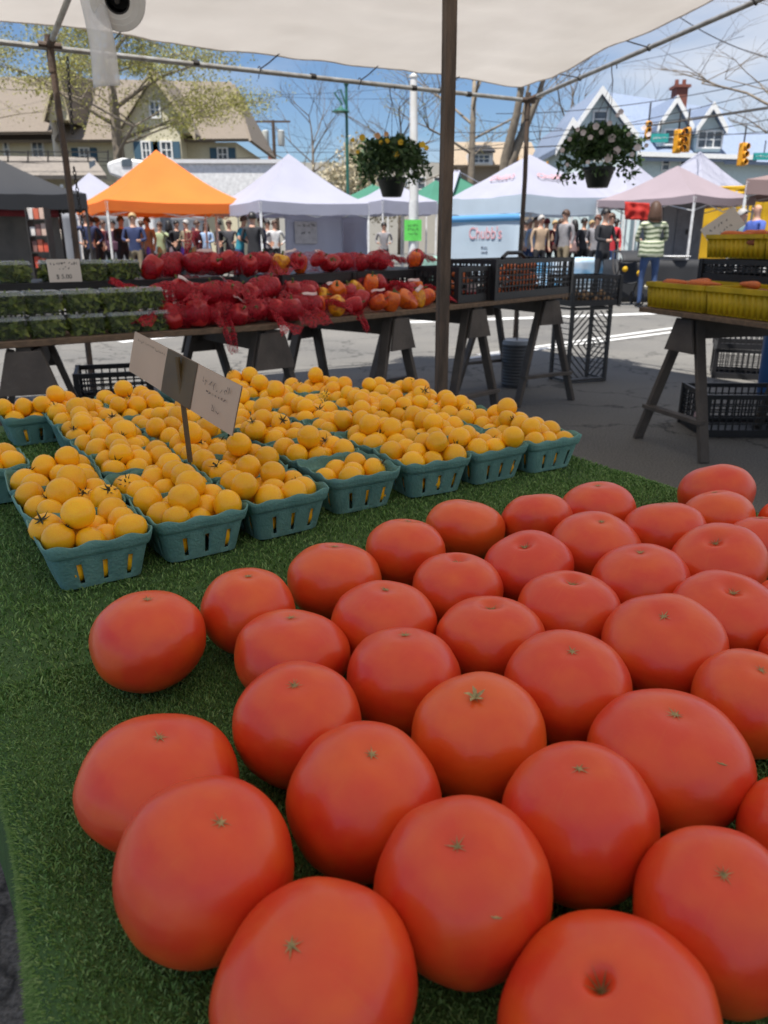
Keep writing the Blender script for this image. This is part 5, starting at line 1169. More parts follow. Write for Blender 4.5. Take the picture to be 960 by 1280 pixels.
    for s in (-1,1):
        m=MB(); m.ball(tuple(hc+Vector((s*.087,.0,-.005))*k),.02*k,6,0,(.4,.8,1.3)); m.v=[tuple(TR_@Vector(x)) for x in m.v]; m.build('ear',m_skin,t,ang=180)
    if jacket:
        m=MB(); 
        def jf(a,b): th=2*math.pi*a; r_=.19*wide+.015*(1-b); return TR_@((Vector((math.cos(th)*r_,math.sin(th)*r_*.72,jacket+(1.12-jacket)*b))+Vector((.006*math.sin(th*7),0,0)))*k)
        m.grid(jf,24,4); m.build('jacket_hem',top,t,ang=180,solid=.01)
    return t,TR_,k
def crowd(u,vt,top,pants,hair,label,face=-90,ht=1.66,arms=None,**k):
    arms=arms or random.Random(int(u)).choice(('down','hips','front','bag','down')); vt+=random.Random(int(u)*7).uniform(-2.5,3.5); kk=(640-vt)/F; z=(ht-H)/(kk*CP-SP) if kk*CP-SP>.012 else 22; z=min(z,24); p=W(u,vt,z); return person(p,R_(face),top,pants,hair,label,ht,arms=arms,**k)
C=cmat
dk=C('black_cloth',(.02,.02,.024)); nv=C('navy_cloth',(.03,.045,.12)); ch=C('charcoal_cloth',(.06,.06,.07)); pl_=C('plum_cloth',(.07,.025,.05)); cr=C('cream_coat',(.62,.58,.50)); tn=C('tan_cloth',(.42,.30,.2)); lg=C('sage_cloth',(.32,.38,.22)); lb=C('light_blue_cloth',(.30,.42,.62)); tl=C('teal_cloth',(.02,.22,.30)); mr=C('maroon_cloth',(.16,.02,.025)); gy=C('grey_cloth',(.26,.25,.26)); mvc=C('mauve_coat',(.30,.20,.20)); rdc=C('red_cloth',(.55,.03,.04)); blc=C('royal_cloth',(.07,.12,.42)); khk=C('khaki',(.25,.2,.13))
crowd(68,271,cr,gy,'br','woman in a cream coat with brown hair near the left post',-140,hlen=.16,arms='bag',jacket=.75)
crowd(107,265,nv,dk,'rd','large person in dark navy with auburn hair left of the orange canopy leg',-60,wide=1.15,ht=1.72)
crowd(120,274,dk,dk,'br','person in black standing behind the navy coat at the orange canopy',30)
crowd(140,276,pl_,dk,'bk','person in a plum jacket just right of the front left orange canopy leg',-90,jacket=.8)
crowd(165,269,nv,khk,'bl','blond person in a navy hoodie under the orange canopy',-80,arms='front')
crowd(183,274,tn,gy,'br','person in tan behind the navy hoodie',-120)
crowd(199,279,lg,khk,'br','person in a sage green top raising hands to the face',-95,arms='up',ht=1.58)
crowd(210,275,ch,dk,'bk','long-haired person in charcoal behind the sage green top',120,hlen=.15)
crowd(246,278,mr,dk,'br','person in maroon partly behind the light blue shirt',-20)
crowd(257,281,lb,m_jean,'br','long-haired woman in a light blue shirt beside the orange canopy leg',-100,hlen=.14,ht=1.6,arms='front')
crowd(297,271,tl,m_jean,'br','person in a teal T-shirt bending to the right side',-10,sleeve=False,lean=-.25,arms='front')
crowd(315,266,dk,dk,'bk','person in black standing right of the teal T-shirt',80)
crowd(334,277,gy,dk,'bk','person in grey left of the white front banner',-90)
crowd(343,281,C('pale_cloth',(.6,.6,.6)),dk,'br','person in a pale top beside the white front banner',-70)
crowd(446,283,dk,dk,'bl','blond person in a black jacket right of the white front banner',-150,ht=1.6)
crowd(480,283,gy,dk,'bk','distant person in grey under the small white canopy',-90,ht=1.6)
crowd(663,274,cr,m_jean,'gr','grey-haired person in cream left of the light blue hoodie',-60)
crowd(671,270,lb,m_jean,'bk','dark-haired person in a light blue hoodie',-100)
crowd(684,276,mr,dk,'br','person with the maroon hood up, seen from behind',90,hood=mr,jacket=.8,wide=1.1)
crowd(694,274,tn,dk,'bl','person in tan behind the maroon hood',-90)
crowd(700,284,rdc,dk,'bk','person in a bright red top with a black bag',-40,ht=1.5)
crowd(708,264,gy,khk,'br','tall man in grey brown beside the mauve coat',-140,ht=1.8)
crowd(719,275,mvc,dk,'bk','black-haired woman in a mauve coat seen from behind',100,hlen=.16,jacket=.75,wide=1.1)
crowd(748,269,gy,dk,'rd','person in a grey shirt carrying a white bag',-120,arms='bag')
crowd(758,264,dk,dk,'bk','person in black with a red scarf',-60)
crowd(765,268,rdc,m_jean,'br','person in red half behind the canopy leg',-90)
crowd(826,300,blc,m_jean,'br','person in blue just right of the woman in the striped jacket',-90,ht=1.2)
crowd(929,262,C('grey_teal_cloth',(.22,.32,.34)),dk,'gr','grey-haired man in a grey teal shirt behind the right lugs',-60)
crowd(949,256,blc,dk,'gr','bald man in a royal blue shirt at the right photo edge',-170,bald=True,ht=1.72)
for (u,vt,tp,hr,lb2) in ((113,270,ch,'bk','person in charcoal squeezed between the navy coat and black shirt'),(128,281,mr,'br','shorter person in maroon by the orange canopy leg'),(150,272,dk,'bk','dark-dressed person directly left of the navy hoodie'),(176,279,ch,'br','person in charcoal just behind the navy hoodie'),(220,280,dk,'bk','dark-dressed person right of the long-haired charcoal figure'),(232,277,khk,'gr','person in khaki in the middle of the orange canopy opening'),(273,280,dk,'bk','dark-dressed person right of the light blue shirt'),(286,278,ch,'br','person in charcoal left of the teal T-shirt'),(326,274,nv,'br','person in navy right of the black-dressed person'),(658,280,ch,'bk','person in charcoal at the edge of the printed side wall'),(677,272,tn,'gr','person in tan between the light blue and maroon hoodies'),(702,272,pl_,'br','person in plum behind the tall man'),(731,272,ch,'bk','person in charcoal right of the mauve coat'),(740,278,gy,'bl','blond person in grey behind the white bag carrier'),(771,272,dk,'bk','dark-dressed person at the blue grey column')):
    crowd(u,vt,tp,dk,hr,lb2,random.Random(u).uniform(-170,-10))
# the woman in the striped jacket, seen from behind
def stripes():
    m=mat('striped_jacket',(.42,.44,.30),.85); m=m.copy(); m.name='striped_jacket_cloth'; N=m.node_tree.nodes; L=m.node_tree.links; b=N['Principled BSDF']
    tc=N.new('ShaderNodeTexCoord'); wv=N.new('ShaderNodeTexWave'); wv.bands_direction='Z'; wv.inputs['Scale'].default_value=4.2; wv.inputs['Distortion'].default_value=3.5; wv.inputs['Detail'].default_value=3; L.new(tc.outputs['Object'],wv.inputs[0])
    rp=N.new('ShaderNodeValToRGB'); rp.color_ramp.elements[0].position=.35; rp.color_ramp.elements[1].position=.6; rp.color_ramp.elements[0].color=(.10,.13,.07,1); rp.color_ramp.elements[1].color=(.50,.52,.38,1); L.new(wv.outputs[0],rp.inputs[0]); L.new(rp.outputs[0],b.inputs['Base Color']); return m
q=G(806,385); person(q,R_(90),stripes(),m_jean,'br','woman in a green and cream striped jacket and jeans, seen from behind on the street',1.66,arms='front',hlen=.12,jacket=.86,wide=1.08)
# ================================================================ HOUSES
def wmat(n,c,sc=6,**k): return mat(n,c,.8,tuple(x*.9 for x in c),scale=sc,**k)
h_cr=wmat('cream_siding',(.62,.57,.41)); h_rf=mat('brown_shingles',(.205,.17,.135),.9,(.15,.125,.10),scale=14,bump=.4); h_tr=wmat('tan_trim',(.45,.38,.26)); h_wh=wmat('white_trim',(.78,.78,.76)); h_gl=mat('window_glass',(.05,.06,.075),.15,(.10,.12,.14),scale=1.5,spec=.8); h_sh=wmat('blue_shutter',(.05,.11,.16)); h_gs=mat('grey_shingles',(.24,.21,.18),.9,(.17,.15,.13),scale=9,bump=.4)
h_gn=wmat('mint_siding',(.60,.70,.69)); h_br=mat('blue_grey_roof',(.22,.27,.37),.85,(.18,.225,.31),scale=8,bump=.3); h_bk=mat('chimney_brick',(.22,.075,.05),.9,(.15,.05,.035),scale=20)
def wall(m,u0,v0,u1,v1,Y,D): a,b=HY(u0,v0,Y),HY(u1,v1,Y); m.box(((a.x+b.x)/2,Y+D/2,(a.z+b.z)/2),(abs(b.x-a.x),D,abs(a.z-b.z)))
def window(par,u0,v0,u1,v1,Y,shut=None,mull=1,fr=None):
    a,b=HY(u0,v0,Y),HY(u1,v1,Y); x0,x1=sorted((a.x,b.x)); z0,z1=sorted((a.z,b.z)); w,h=x1-x0,z1-z0; cx,cz=(x0+x1)/2,(z0+z1)/2; f=.09
    m=MB(); m.box((cx-w/2-f/2,Y-.04,cz),(f,.1,h+2*f)); m.box((cx+w/2+f/2,Y-.04,cz),(f,.1,h+2*f)); m.box((cx,Y-.04,cz+h/2+f/2),(w,.1,f)); m.box((cx,Y-.05,cz-h/2-f/2),(w,.12,f)); m.box((cx,Y-.03,cz),(w,.06,.05))
    for i in range(1,mull): m.box((x0+w*i/mull,Y-.034,cz),(.06,.06,h))
    fo=m.build('window',fr or h_wh,par,smooth=False); m=MB(); m.box((cx,Y-.008,cz),(w,.02,h)); m.build('glass',h_gl,fo,smooth=False)
    if shut:
        for s in (-1,1): m=MB(); m.box((cx+s*(w/2+f+.22),Y-.03,cz),(.4,.06,h+f)); m.build('shutter',shut,par,smooth=False)
def slab(par,pts,mt,name='roof',th=.18):
    m=MB(); P_=[Vector(p) for p in pts]; n=(P_[1]-P_[0]).cross(P_[2]-P_[0]).normalized(); m.prism(P_,n*th); return m.build(name,mt,par,smooth=False)
def gable(par,uL,uR,vE,uP,vP,Y,D,mw,mr,trim,over=.5):
    a,b,p=HY(uL,vE,Y),HY(uR,vE,Y),HY(uP,vP,Y); m=MB(); m.prism([a,b,p],(0,D,0)); m.build('gable_wall',mw,par,smooth=False)
    for q in (a,b):
        d=(q-p).normalized(); e=q+d*over; f0=Vector((0,-.45,.06)); s=1 if q is b else -1
        n=Vector((d.z*-s,0,d.x*s)); n=n if n.z>0 else -n
        n=Vector((0,0,1.4)); m=MB(); m.prism([p+f0,e+f0,e+f0+n*.2,p+f0+n*.2],(0,D+.45,0)); rf=m.build('roof',mr,par,smooth=False)
        m=MB(); m.prism([p+f0+Vector((0,-.06,-.10)),e+f0+Vector((0,-.06,-.10)),e+f0+n*.2+Vector((0,-.06,.02)),p+f0+n*.2+Vector((0,-.06,.02))],(0,.05,0)); m.build('verge_board',trim,par,smooth=False)
# ---- cream house on the left
YL=50; t=thing('cream_house','cream house with a brown shingle roof, cross gable and blue shutters on the left','house',HY(190,320,YL))
m=MB(); wall(m,-160,178,304,330,YL,10); m.build('wall',h_cr,t,smooth=False)
slab(t,[HY(-160,180,YL-.6),HY(311,177,YL-.6),HY(290,106,YL+5.5),HY(-160,96,YL+5.5)],h_rf)
slab(t,[HY(311,177,YL-.6),Vector((HY(311,177,YL-.6).x,YL+11,HY(311,177,YL-.6).z)),HY(290,106,YL+5.5)],h_rf)
gable(t,150,240,166,193,96,YL-1.5,6,h_cr,h_rf,h_tr); m=MB(); wall(m,152,166,238,330,YL-1.5,1.6); m.build('bay_wall',h_cr,t,smooth=False)
gable(t,60,90,150,75,88,YL-1.0,6,h_cr,h_rf,h_tr,.2); m=MB(); wall(m,62,150,86,330,YL-1.0,1.2); m.build('bay_wall',h_wh,t,smooth=False)
slab(t,[HY(-160,170,YL-1.3),HY(66,168,YL-1.3),HY(60,106,YL+4),HY(-160,96,YL+4)],h_rf)
for (a,b,c,d,mu,Y,sh) in ((40,176,55,197,2,YL,None),(178,178,188,198,2,YL-1.5,h_sh),(202,178,215,197,2,YL-1.5,h_sh),(273,186,284,200,2,YL,h_sh),(100,186,112,202,2,YL,h_sh),(188,128,200,146,2,YL-1.5,None),(5,176,12,197,1,YL,None)): window(t,a,b,c,d,Y,sh,mu)
t=thing('porch_building','low building with a grey brown shingle porch roof at the left','building',HY(50,330,40))
m=MB(); wall(m,-200,222,128,330,42,5); m.build('wall',wmat('tan_wall',(.42,.37,.26)),t,smooth=False); slab(t,[HY(-200,224,40.8),HY(134,224,40.8),HY(118,201,46),HY(-200,197,46)],h_gs)
m=MB()
for u in range(-20,131,25): p=HY(u,260,40.9); m.box((p.x,41,1.9),(.14,.14,3.6))
m.build('porch_posts',h_wh,t,smooth=False); window(t,20,235,34,262,42); window(t,100,235,114,262,42)
m=MB()
for z_ in (190,202): 
    a,b=HY(-40,z_,41.5),HY(135,z_,41.5); m.beam(a,b,.05,.05)
for u in range(-40,136,25): a=HY(u,203,41.5); b=HY(u,188,41.5); m.beam(a,b,.06,.06)
m.build('railing',m_dark,t)
# ---- white trailer and truck front
a,b=HY(205,0,31),HY(345,0,31); t=thing('box_trailer','long white box trailer parked behind the orange canopy','trailer',(HY(275,330,31).x,31,0))
m=MB(); wall(m,208,203,352,262,31,2.4); m.build('body',m_white,t,bevel=.06,smooth=False); m=MB(); wall(m,206,199,354,204,30.9,2.6); m.build('roof_rail',wmat('pale_grey',(.6,.6,.6)),t,smooth=False)
for u in (225,238,330): 
    p=HY(u,330,31); m=MB(); m.tube([(p.x,30.95,.5),(p.x,31.25,.5)],.5,20); m.build('wheel',m_black,t)
t=thing('camper','white camper with a dark side window left of the orange canopy peak','camper',(HY(140,330,28).x,28,0))
a=HY(112,0,28).x; b=HY(168,0,28).x; zt=HY(140,197,28).z; zb=HY(140,218,28).z
m=MB(); m.prism([(a,28,zb),(a-.05,28,zb+.35),(a+.18,28,zt-.08),(a+.5,28,zt),(b,28,zt-.1),(b,28,.6),(a+.5,28,.6),(a+.45,28,zb-.15)],(0,2.1,0)); m.build('body',m_white,t,bevel=.08)
m=MB(); m.prism([HY(111,203,27.97),HY(118,200,27.97),HY(119,206,27.97),HY(112,211,27.97)],(0,.03,0)); m.prism([HY(152,199,27.97),HY(164,198,27.97),HY(164,208,27.97),HY(152,208,27.97)],(0,.03,0)); m.build('window',h_gl,t)
m=MB(); m.tube([(a+1.0,27.9,.42),(a+1.0,28.2,.42)],.42,20); m.tube([(b-.4,27.9,.42),(b-.4,28.2,.42)],.42,20); m.build('wheels',m_black,t)
# ---- mint house on the right
YR=50; t=thing('mint_house','pale mint house with blue grey roof, white gable trim and brick chimney','house',HY(830,330,YR))
m=MB(); wall(m,716,196,985,330,YR,10); m.build('wall',h_gn,t,smooth=False)
slab(t,[HY(700,200,YR-.7),HY(945,203,YR-.7),HY(900,140,YR+6),HY(752,118,YR+6)],h_br); slab(t,[HY(905,205,YR-.7),HY(1010,208,YR-.7),HY(1000,172,YR+4),HY(905,168,YR+4)],h_br)
gable(t,716,786,166,750,118,YR-2.2,8,h_gn,h_br,h_wh,.6); m=MB(); wall(m,719,165,783,330,YR-2.2,2.4); m.build('bay_wall',h_gn,t,smooth=False)
gable(t,698,734,184,713,157,YR-3.4,8,h_gn,h_br,h_wh,.5); m=MB(); wall(m,700,183,731,330,YR-3.4,3); m.build('bay_wall',h_gn,t,smooth=False)
for (uL,uR,vE,uP,vP,vb,Y) in ((822,860,160,843,129,183,YR+.4),(870,902,163,888,137,190,YR-.1)):
    gable(t,uL,uR,vE,uP,vP,Y,5,h_gn,h_br,h_wh,.3); m=MB(); wall(m,uL+2,vE,uR-2,vb,Y,4); m.build('dormer_wall',h_gn,t,smooth=False)
window(t,874,165,900,184,YR-.12,None,3); window(t,832,163,854,180,YR+.38,None,2); window(t,743,140,757,158,YR-2.22,None,1); window(t,740,175,760,200,YR-2.22,None,2); window(t,829,199,835,212,YR,None,1); window(t,851,202,858,214,YR,None,1); window(t,880,203,890,216,YR,None,1)
a=HY(840,138,YR+5); b=HY(857,111,YR+5); m=MB(); m.box(((a.x+b.x)/2,YR+5,(a.z+b.z)/2-.6),(b.x-a.x,1,b.z-a.z+1.2)); m.box(((a.x+b.x)/2,YR+5,b.z+.08),(b.x-a.x+.25,1.25,.16)); 
for s in (-.25,.22): m.lathe([(.14,0),(.12,.35),(.001,.35)],8,((a.x+b.x)/2+s,YR+5,b.z+.16))
m.build('chimney',h_bk,t,smooth=False)
for v in (192,): 
    a,b=HY(785,v,YR-.75),HY(945,v+5,YR-.75); m=MB(); m.beam(a,b,.2,.25); m.build('gutter',h_wh,t,smooth=False)
# ---- brown houses in the middle distance
t=thing('brown_house','distant tan roofed house with a dark dormer seen between the posts','house',HY(620,330,75))
m=MB(); wall(m,560,206,668,330,75,9); m.build('wall',wmat('taupe_wall',(.30,.25,.19)),t,smooth=False); slab(t,[HY(552,209,74.3),HY(676,208,74.3),HY(664,180,81),HY(566,180,81)],mat('tan_shingles',(.34,.27,.19),.9,(.27,.21,.15),scale=7))
m=MB(); wall(m,587,190,616,206,73.5,4); m.build('dormer_wall',h_wh,t,smooth=False); slab(t,[HY(584,191,73),HY(619,191,73),HY(612,184,77),HY(591,184,77)],mat('dark_slate',(.05,.05,.055),.8)); window(t,592,194,611,203,73.48,None,3)
t=thing('flat_roof_shop','long low shop building with a flat roof far behind the canopies','building',HY(440,330,80)); m=MB(); wall(m,330,203,560,330,80,12); m.build('wall',wmat('pale_shop_wall',(.45,.43,.38)),t,smooth=False)
for u in range(345,550,22): window(t,u,222,u+10,236,80)
m=MB(); a=HY(334,192,80); b=HY(341,204,80); m.box(((a.x+b.x)/2,81,(a.z+b.z)/2),(b.x-a.x,1,a.z-b.z)); m.build('chimney',h_bk,t,smooth=False)
t=thing('far_terrace','far row of houses closing the street behind the market on the right','building',HY(760,330,95)); m=MB(); wall(m,640,226,1100,330,95,8); m.build('wall',wmat('far_wall',(.33,.31,.29)),t,smooth=False); slab(t,[HY(635,228,94.5),HY(1105,228,94.5),HY(1100,212,100),HY(640,212,100)],h_gs)
t=thing('far_terrace','far row of low buildings at the left end of the street','building',HY(-100,330,95)); m=MB(); wall(m,-500,226,340,330,95,8); m.build('wall',wmat('far_wall',(.33,.31,.29)),t,smooth=False); slab(t,[HY(-500,228,94.5),HY(345,228,94.5),HY(340,210,100),HY(-500,210,100)],h_gs)
# ================================================================ STREET LAMP, POLES, SIGNALS, WIRES
m_gp=mat('green_lamp_paint',(.02,.12,.09),.5)
q=HY(436,330,30); t=thing('street_lamp','green street lamp with a hooked arm and bell shade','street lamp',(q.x,30,0)); top=HY(436,108,30).z; m=MB(); m.tube([(q.x,30,.01),(q.x,30,1),(q.x,30,top)],[.09,.06,.05],10); m.ball((q.x,30,top+.08),.09,8); m.build('pole',m_gp,t)
m=MB(); l=HY(426,138,30); m.tube([(q.x,30,l.z+.1),(q.x-.2,30,l.z+.65),(q.x-.42,30,l.z+.55),(l.x+.05,30,l.z+.2),(l.x,30,l.z+.12)],.03,8); m.tube([(q.x,30,l.z-.15),(l.x,30,l.z+.05)],.015,6); m.build('arm',m_gp,t)
m=MB(); m.lathe([(.03,.15),(.06,.10),(.12,.05),(.3,-.02),(.31,-.05),(.001,-.05)],16,(l.x,30,l.z)); m.build('lamp_shade',m_gp,t)
q=HY(349,330,60); t=thing('utility_pole','wooden utility pole with a crossarm and two pale transformers','utility pole',(q.x,60,0)); top=HY(349,150,60).z; m=MB(); m.tube([(q.x,60,.01),(q.x,60,top)],[.16,.11],8); m.build('pole',m_rust,t); m=MB(); m.beam((q.x-1.2,60,top-.1),(q.x+1.2,60,top-.1),.12,.12); m.build('crossarm',m_rust,t)
for s in (-.55,.55): m=MB(); m.lathe([(.001,-.5),(.22,-.5),(.24,-.45),(.24,.45),(.15,.5),(.001,.5)],12,(q.x+s,59.8,HY(349,173,60).z)); m.build('transformer',wmat('pale_transformer',(.5,.52,.5)),t)
m_sig=mat('signal_yellow',(.80,.36,.02),.5); m_sg=mat('street_sign_teal',(.03,.36,.33),.5)
def signal(u,v,Y,h,label,ang=0,n=3):
    p=HY(u,v,Y); t=thing('traffic_light',label,'traffic light',p-Vector((0,0,h/2))); Q=Matrix.Rotation(ang,3,'Z'); m=MB(); m.box(p,(h*.32,h*.28,h),ang); m.build('housing',m_sig,t,bevel=.03)
    for i in range(n):
        c=p+Vector((0,0,h*(.33-.33*i))); m=MB(); d=Q@Vector((0,-1,0)); m.tube([c+d*h*.14,c+d*h*.30],h*.135,12,cap=False); m.build('visor',m_sig,t,solid=.01)
        m=MB(); m.tube([c+d*h*.139,c+d*h*.16],h*.11,12); m.build('lens',mat('dark_lens',(.04,.03,.02),.3),t)
    m=MB(); m.tube([p+Vector((0,0,h/2)),p+Vector((0,0,h/2+.7))],.035,6); m.build('hanger',m_dark,t)
signal(847,177,35,.88,'yellow traffic light, left one of the pair in front of the mint house',.5); signal(858,175,35,.92,'yellow traffic light, right one of the pair in front of the mint house',-.6)
signal(928,193,38,.95,'single yellow traffic light near the right photo edge',.4); signal(645,203,60,1.0,'small far yellow traffic light left of the pale blue canopy peak'); signal(686,203,60,1.0,'small far yellow traffic light right of the pale blue canopy peak'); signal(810,163,36,.7,'yellow traffic light peeking out right of the petunia basket')
def ssign(u0,u1,v0,v1,Y,label):
    a,b=HY(u0,v1,Y),HY(u1,v0,Y); t=thing('street_sign',label,'street sign',a); m=MB(); m.box(((a.x+b.x)/2,Y,(a.z+b.z)/2),(b.x-a.x,.05,b.z-a.z)); m.build('plate',m_sg,t)
    M=frame(((a.x+b.x)/2,Y-.032,(a.z+b.z)/2),(1,0,0),(0,0,1)); k=MB(); r=random.Random(int(u0)); h_=(b.z-a.z); scribble(k,M,-(b.x-a.x)*.4,0,(b.x-a.x)*.8,h_*.4,8,r,h_*.07); k.build('lettering',h_wh,t)
    m=MB(); m.tube([((a.x+b.x)/2,Y,b.z),((a.x+b.x)/2,Y,b.z+.5)],.025,6); m.build('hanger',m_dark,t)
ssign(813,836,167,178,34.8,'teal street name sign left of the pair of traffic lights'); ssign(941,968,191,200,37.8,'teal street name sign at the right photo edge')
def wire(u0,v0,u1,v1,Y0,Y1,label,r=.018,s=.4,ext=.35):
    a,b=HY(u0,v0,Y0),HY(u1,v1,Y1); m=MB(); m.tube(sag(a,b,s,24),r,5,cap=False); tag(m.build('power_line',m_dark,None),label,'power line','overhead wires over the street')
WL=[(-60,182,335,196,44,44),(-60,196,360,200,44,44),(300,150,560,205,58,60),(330,180,600,182,58,60),(300,118,600,95,55,60),(330,190,1010,160,56,40),(620,142,1010,88,40,30),(560,165,1010,125,42,30),(590,185,1010,140,40,32),(560,188,1010,100,46,36),(820,0,1010,80,28,28),(600,150,1010,165,50,42),(230,110,560,120,50,58),(300,208,620,160,55,50),(640,92,930,45,50,40),(-40,100,70,108,50,52)]
for i,(a,b,c,d,e,f_) in enumerate(WL): wire(a,b,c,d,e,f_,'overhead wire crossing the sky, number %s from the list'%i if False else ['long dark overhead wire over the left house','second overhead wire over the left house','thin wire leaving the utility pole to the right','thin level wire right of the utility pole','thin high wire crossing behind the green lamp','wire running from the utility pole behind the flower baskets','high wire rising to the right above the mint house','middle wire rising to the right across the mint roof','thick wire passing just above the traffic lights','wire rising across the brick chimney','wire slanting in the top right corner','level wire below the mint dormers','thin wire above the cream house roof end','wire dipping behind the white canopy','faint high wire under the right rafter','short wire left of the left post'][i],.010 if i in(2,3,4,12,13,14) else .016,.35)
a,b=HY(806,158,35.2),HY(1010,128,34); m=MB(); m.tube([a,b],.035,8); tag(m.build('signal_arm',m_dark),'dark mast arm carrying the traffic lights','mast arm')
# ================================================================ TREES
def tree(base,hgt,seed,r0,label,lean=(0,0),depth=5,spread=.55,up=.25,leaf=None,leafn=0,lsz=.1,name='tree',split=.35,nb=3,forks=None,barkm=None,crown_h=1.0,group=None,rmin=.012):
    r=random.Random(seed); t=thing(name,label,'tree',base,group); m=MB(); tips=[]
    def br(p,d,L,rad,lv):
        n=4; pts=[p]; q=p.copy(); dd=d.copy()
        for i in range(n):
            dd=(dd+Vector((r.uniform(-1,1),r.uniform(-1,1),r.uniform(-.6,1)*up*1.5))*.16).normalized(); q=q+dd*L/n; pts.append(q.copy())
            if lv<=2: tips.append((q.copy(),dd.copy()))
        m.tube(pts,[max(rmin*.5,rad*(1-.45*i/n)) for i in range(n+1)],6 if lv>2 else 4,0,cap=lv>3)
        if lv<=0: return
        for k in range(nb if lv>1 else 3):
            a=r.uniform(0,6.283); s_=spread*r.uniform(.6,1.3); o=Vector((math.cos(a),math.sin(a),0)); nd=(dd*(1-s_*.5)+o*s_+Vector((0,0,up*.5))).normalized(); pos=pts[-1] if k==0 else pts[r.randint(2,4)]
            br(pos,nd,L*r.uniform(.62,.86),max(rmin*.6,rad*.55*r.uniform(.75,1.1)),lv-1)
    base=Vector(base); d0=Vector((lean[0],lean[1],1)).normalized(); th=hgt*split; mid=base+d0*th
    if forks:
        m.tube([base,base+d0*th*.5,mid],[r0*1.25,r0,r0*.95],10)
        for fd in forks: br(mid,Vector(fd).normalized(),hgt*.28,r0*.62,depth)
    else:
        pts=[base,base+d0*th*.5,mid,mid+d0*hgt*.18,mid+d0*hgt*.36]; m.tube(pts,[r0*1.2,r0,r0*.9,r0*.7,r0*.45],10)
        for i in range(7):
            p=mid.lerp(pts[-1],i/6); a=i*2.4+seed; br(p,Vector((math.cos(a)*.9,math.sin(a)*.9,.25+.1*i)).normalized(),hgt*.25*r.uniform(.8,1.25),r0*.36,depth-1)
        br(pts[-1],d0,hgt*.2,r0*.45,depth-1)
    m.build('trunk',barkm or mat('tree_bark',(.15,.12,.09),.95,(.10,.08,.06),scale=5,bump=.5),t,ang=180)
    if leaf:
        pts=[]
        for q,dd in tips:
            for k in range(leafn): pts.append(q+Vector((r.gauss(0,.28),r.gauss(0,.28),r.gauss(0,.25))))
        leafcloud(pts,lsz,leaf,'crown',t,seed,.55)
    return t
m_bud=mat('spring_buds',(.32,.31,.08),.7,(.25,.24,.06),scale=2,transl=.3,island=[(.18,.17,.05),(.33,.32,.08),(.45,.42,.14)])
lb_=mat('pale_bark',(.24,.20,.15),.95,(.16,.13,.10),scale=5,bump=.4)
q=HY(163,330,36); tree((q.x,36,0),10.5,5,.27,'large tree in pale yellow green spring bud in front of the cream house',depth=5,leaf=m_bud,leafn=9,lsz=.055,split=.42,spread=.9,nb=3,up=.1,barkm=lb_)
q=HY(-60,330,40); tree((q.x,40,0),11,9,.25,'budding tree at the left edge behind the black canopy',depth=4,leaf=m_bud,leafn=4,lsz=.055,split=.35,spread=.9,up=.1,barkm=lb_)
q=HY(330,330,52); 
q=HY(585,330,55); tree((q.x,55,0),14,14,.26,'sparse budding tree behind the white pole',depth=4,leaf=m_bud,leafn=2,lsz=.05,split=.4,spread=.6,barkm=lb_)
q=HY(625,330,38); tree((q.x,38,0),13,22,.42,'twin-stemmed tree trunk left of the right post',forks=((-.14,0,1),(.20,.0,1)),split=.28,depth=3,spread=.35,up=.5,barkm=lb_,nb=2)
q=HY(395,330,65); tree((q.x,65,0),10.5,31,.16,'small bare tree between the utility pole and the green lamp',depth=4,split=.4,spread=.6)
q=HY(700,330,70); tree((q.x,70,0),14,33,.2,'bare tree far behind the right post',depth=4,split=.35,spread=.6)
q=HY(1010,330,24); tree((q.x,24,0),11.5,44,.17,'large bare tree reaching in from the right edge of the photo',lean=(-.10,0),depth=5,split=.3,spread=.8,up=.1,rmin=.006,barkm=lb_)
q=HY(500,330,68); tree((q.x,68,0),12,35,.2,'bare tree behind the yellow flower basket',depth=4,split=.35,spread=.7)
q=HY(945,330,60); tree((q.x,60,0),11,51,.2,'bare tree right of the mint house',depth=4,split=.35,spread=.7)
q=HY(450,330,40); m_blo=mat('cream_blossom',(.55,.48,.36),.8,(.4,.36,.22),scale=3,transl=.2)
tree((q.x,40,0),5.0,61,.12,'small cream blossoming tree below the green lamp',depth=3,leaf=m_blo,leafn=14,lsz=.09,split=.3,spread=.8)
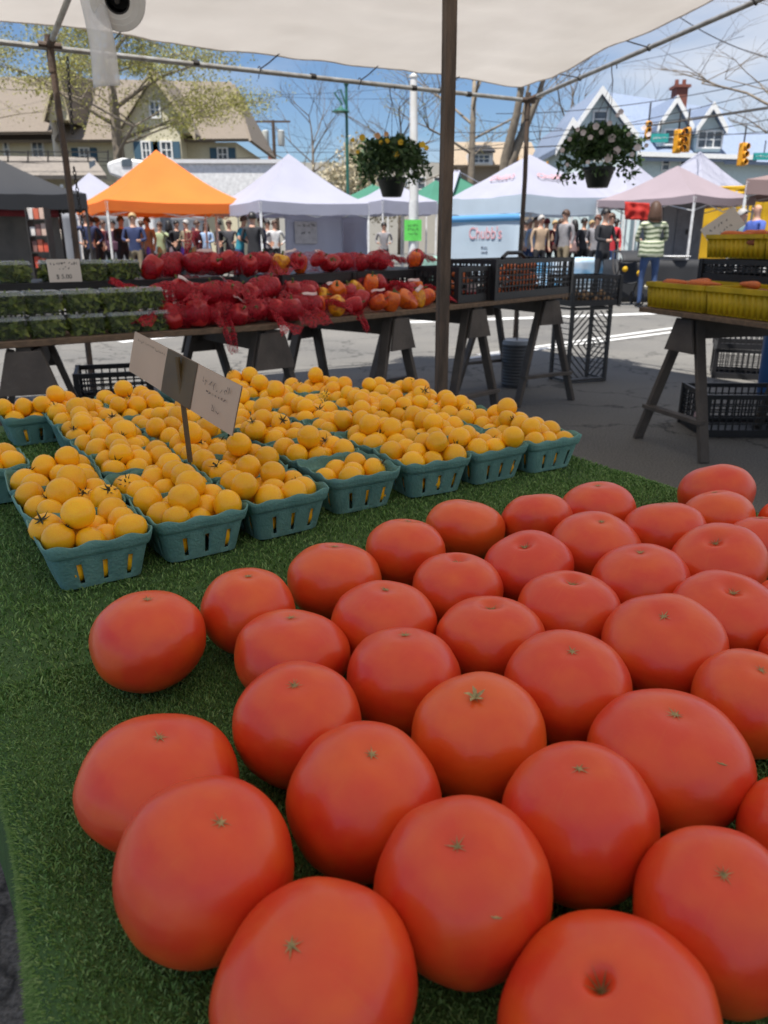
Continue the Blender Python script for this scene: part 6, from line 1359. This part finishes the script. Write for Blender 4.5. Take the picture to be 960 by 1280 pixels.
# ================================================================ LIGHT
el,az=R_(70),math.atan2(.32,.2)     # shadows fall forward and to the right
sd=Vector((-math.cos(az)*math.cos(el),-math.sin(az)*math.cos(el),math.sin(el)))   # towards the sun
s=bpy.data.lights.new('sun','SUN'); s.energy=5.0; s.angle=R_(.53); s.color=(1,.955,.89); so=bpy.data.objects.new('sun',s); COL.objects.link(so); so.rotation_euler=sd.to_track_quat('Z','Y').to_euler()
w=bpy.data.worlds.new('World'); S.world=w; w.use_nodes=True; N=w.node_tree.nodes; L=w.node_tree.links; bg=N['Background']
sk=N.new('ShaderNodeTexSky'); sk.sky_type='NISHITA'; sk.sun_disc=False; sk.sun_elevation=el; sk.sun_rotation=math.atan2(sd.x,sd.y); sk.ozone_density=2.0; sk.air_density=1.0; sk.dust_density=.6
tc=N.new('ShaderNodeTexCoord'); mp=N.new('ShaderNodeMapping'); mp.inputs['Scale'].default_value=(1,1,3.2); mp.inputs['Location'].default_value=(.35,0,.1); L.new(tc.outputs['Generated'],mp.inputs[0])
nz=N.new('ShaderNodeTexNoise'); nz.inputs['Scale'].default_value=2.6; nz.inputs['Detail'].default_value=8; nz.inputs['Roughness'].default_value=.55; L.new(mp.outputs[0],nz.inputs[0])
sx=N.new('ShaderNodeSeparateXYZ'); L.new(tc.outputs['Generated'],sx.inputs[0])
gx=N.new('ShaderNodeMath'); gx.operation='MULTIPLY_ADD'; gx.inputs[1].default_value=.38; L.new(sx.outputs[0],gx.inputs[0]); L.new(nz.outputs[0],gx.inputs[2])
cr_=N.new('ShaderNodeValToRGB'); cr_.color_ramp.elements[0].position=.47; cr_.color_ramp.elements[1].position=.78; cr_.color_ramp.elements[1].color=(.85,.85,.85,1); L.new(gx.outputs[0],cr_.inputs[0])
mx=N.new('ShaderNodeMixRGB'); L.new(cr_.outputs[0],mx.inputs[0]); tn=N.new('ShaderNodeMixRGB'); tn.blend_type='MULTIPLY'; tn.inputs[0].default_value=1; tn.inputs[2].default_value=(.80,.92,1.08,1); L.new(sk.outputs[0],tn.inputs[1]); L.new(tn.outputs[0],mx.inputs[1]); mx.inputs[2].default_value=(7.0,7.3,8.0,1); L.new(mx.outputs[0],bg.inputs[0]); bg.inputs[1].default_value=.066
S.view_settings.view_transform='Standard'; S.view_settings.look='None'; S.view_settings.gamma=1; S.view_settings.exposure=.79
S.render.engine='CYCLES'; S.cycles.use_denoising=True; S.cycles.max_bounces=8; S.cycles.transparent_max_bounces=16; S.cycles.diffuse_bounces=4; S.cycles.caustics_reflective=False; S.cycles.caustics_refractive=False
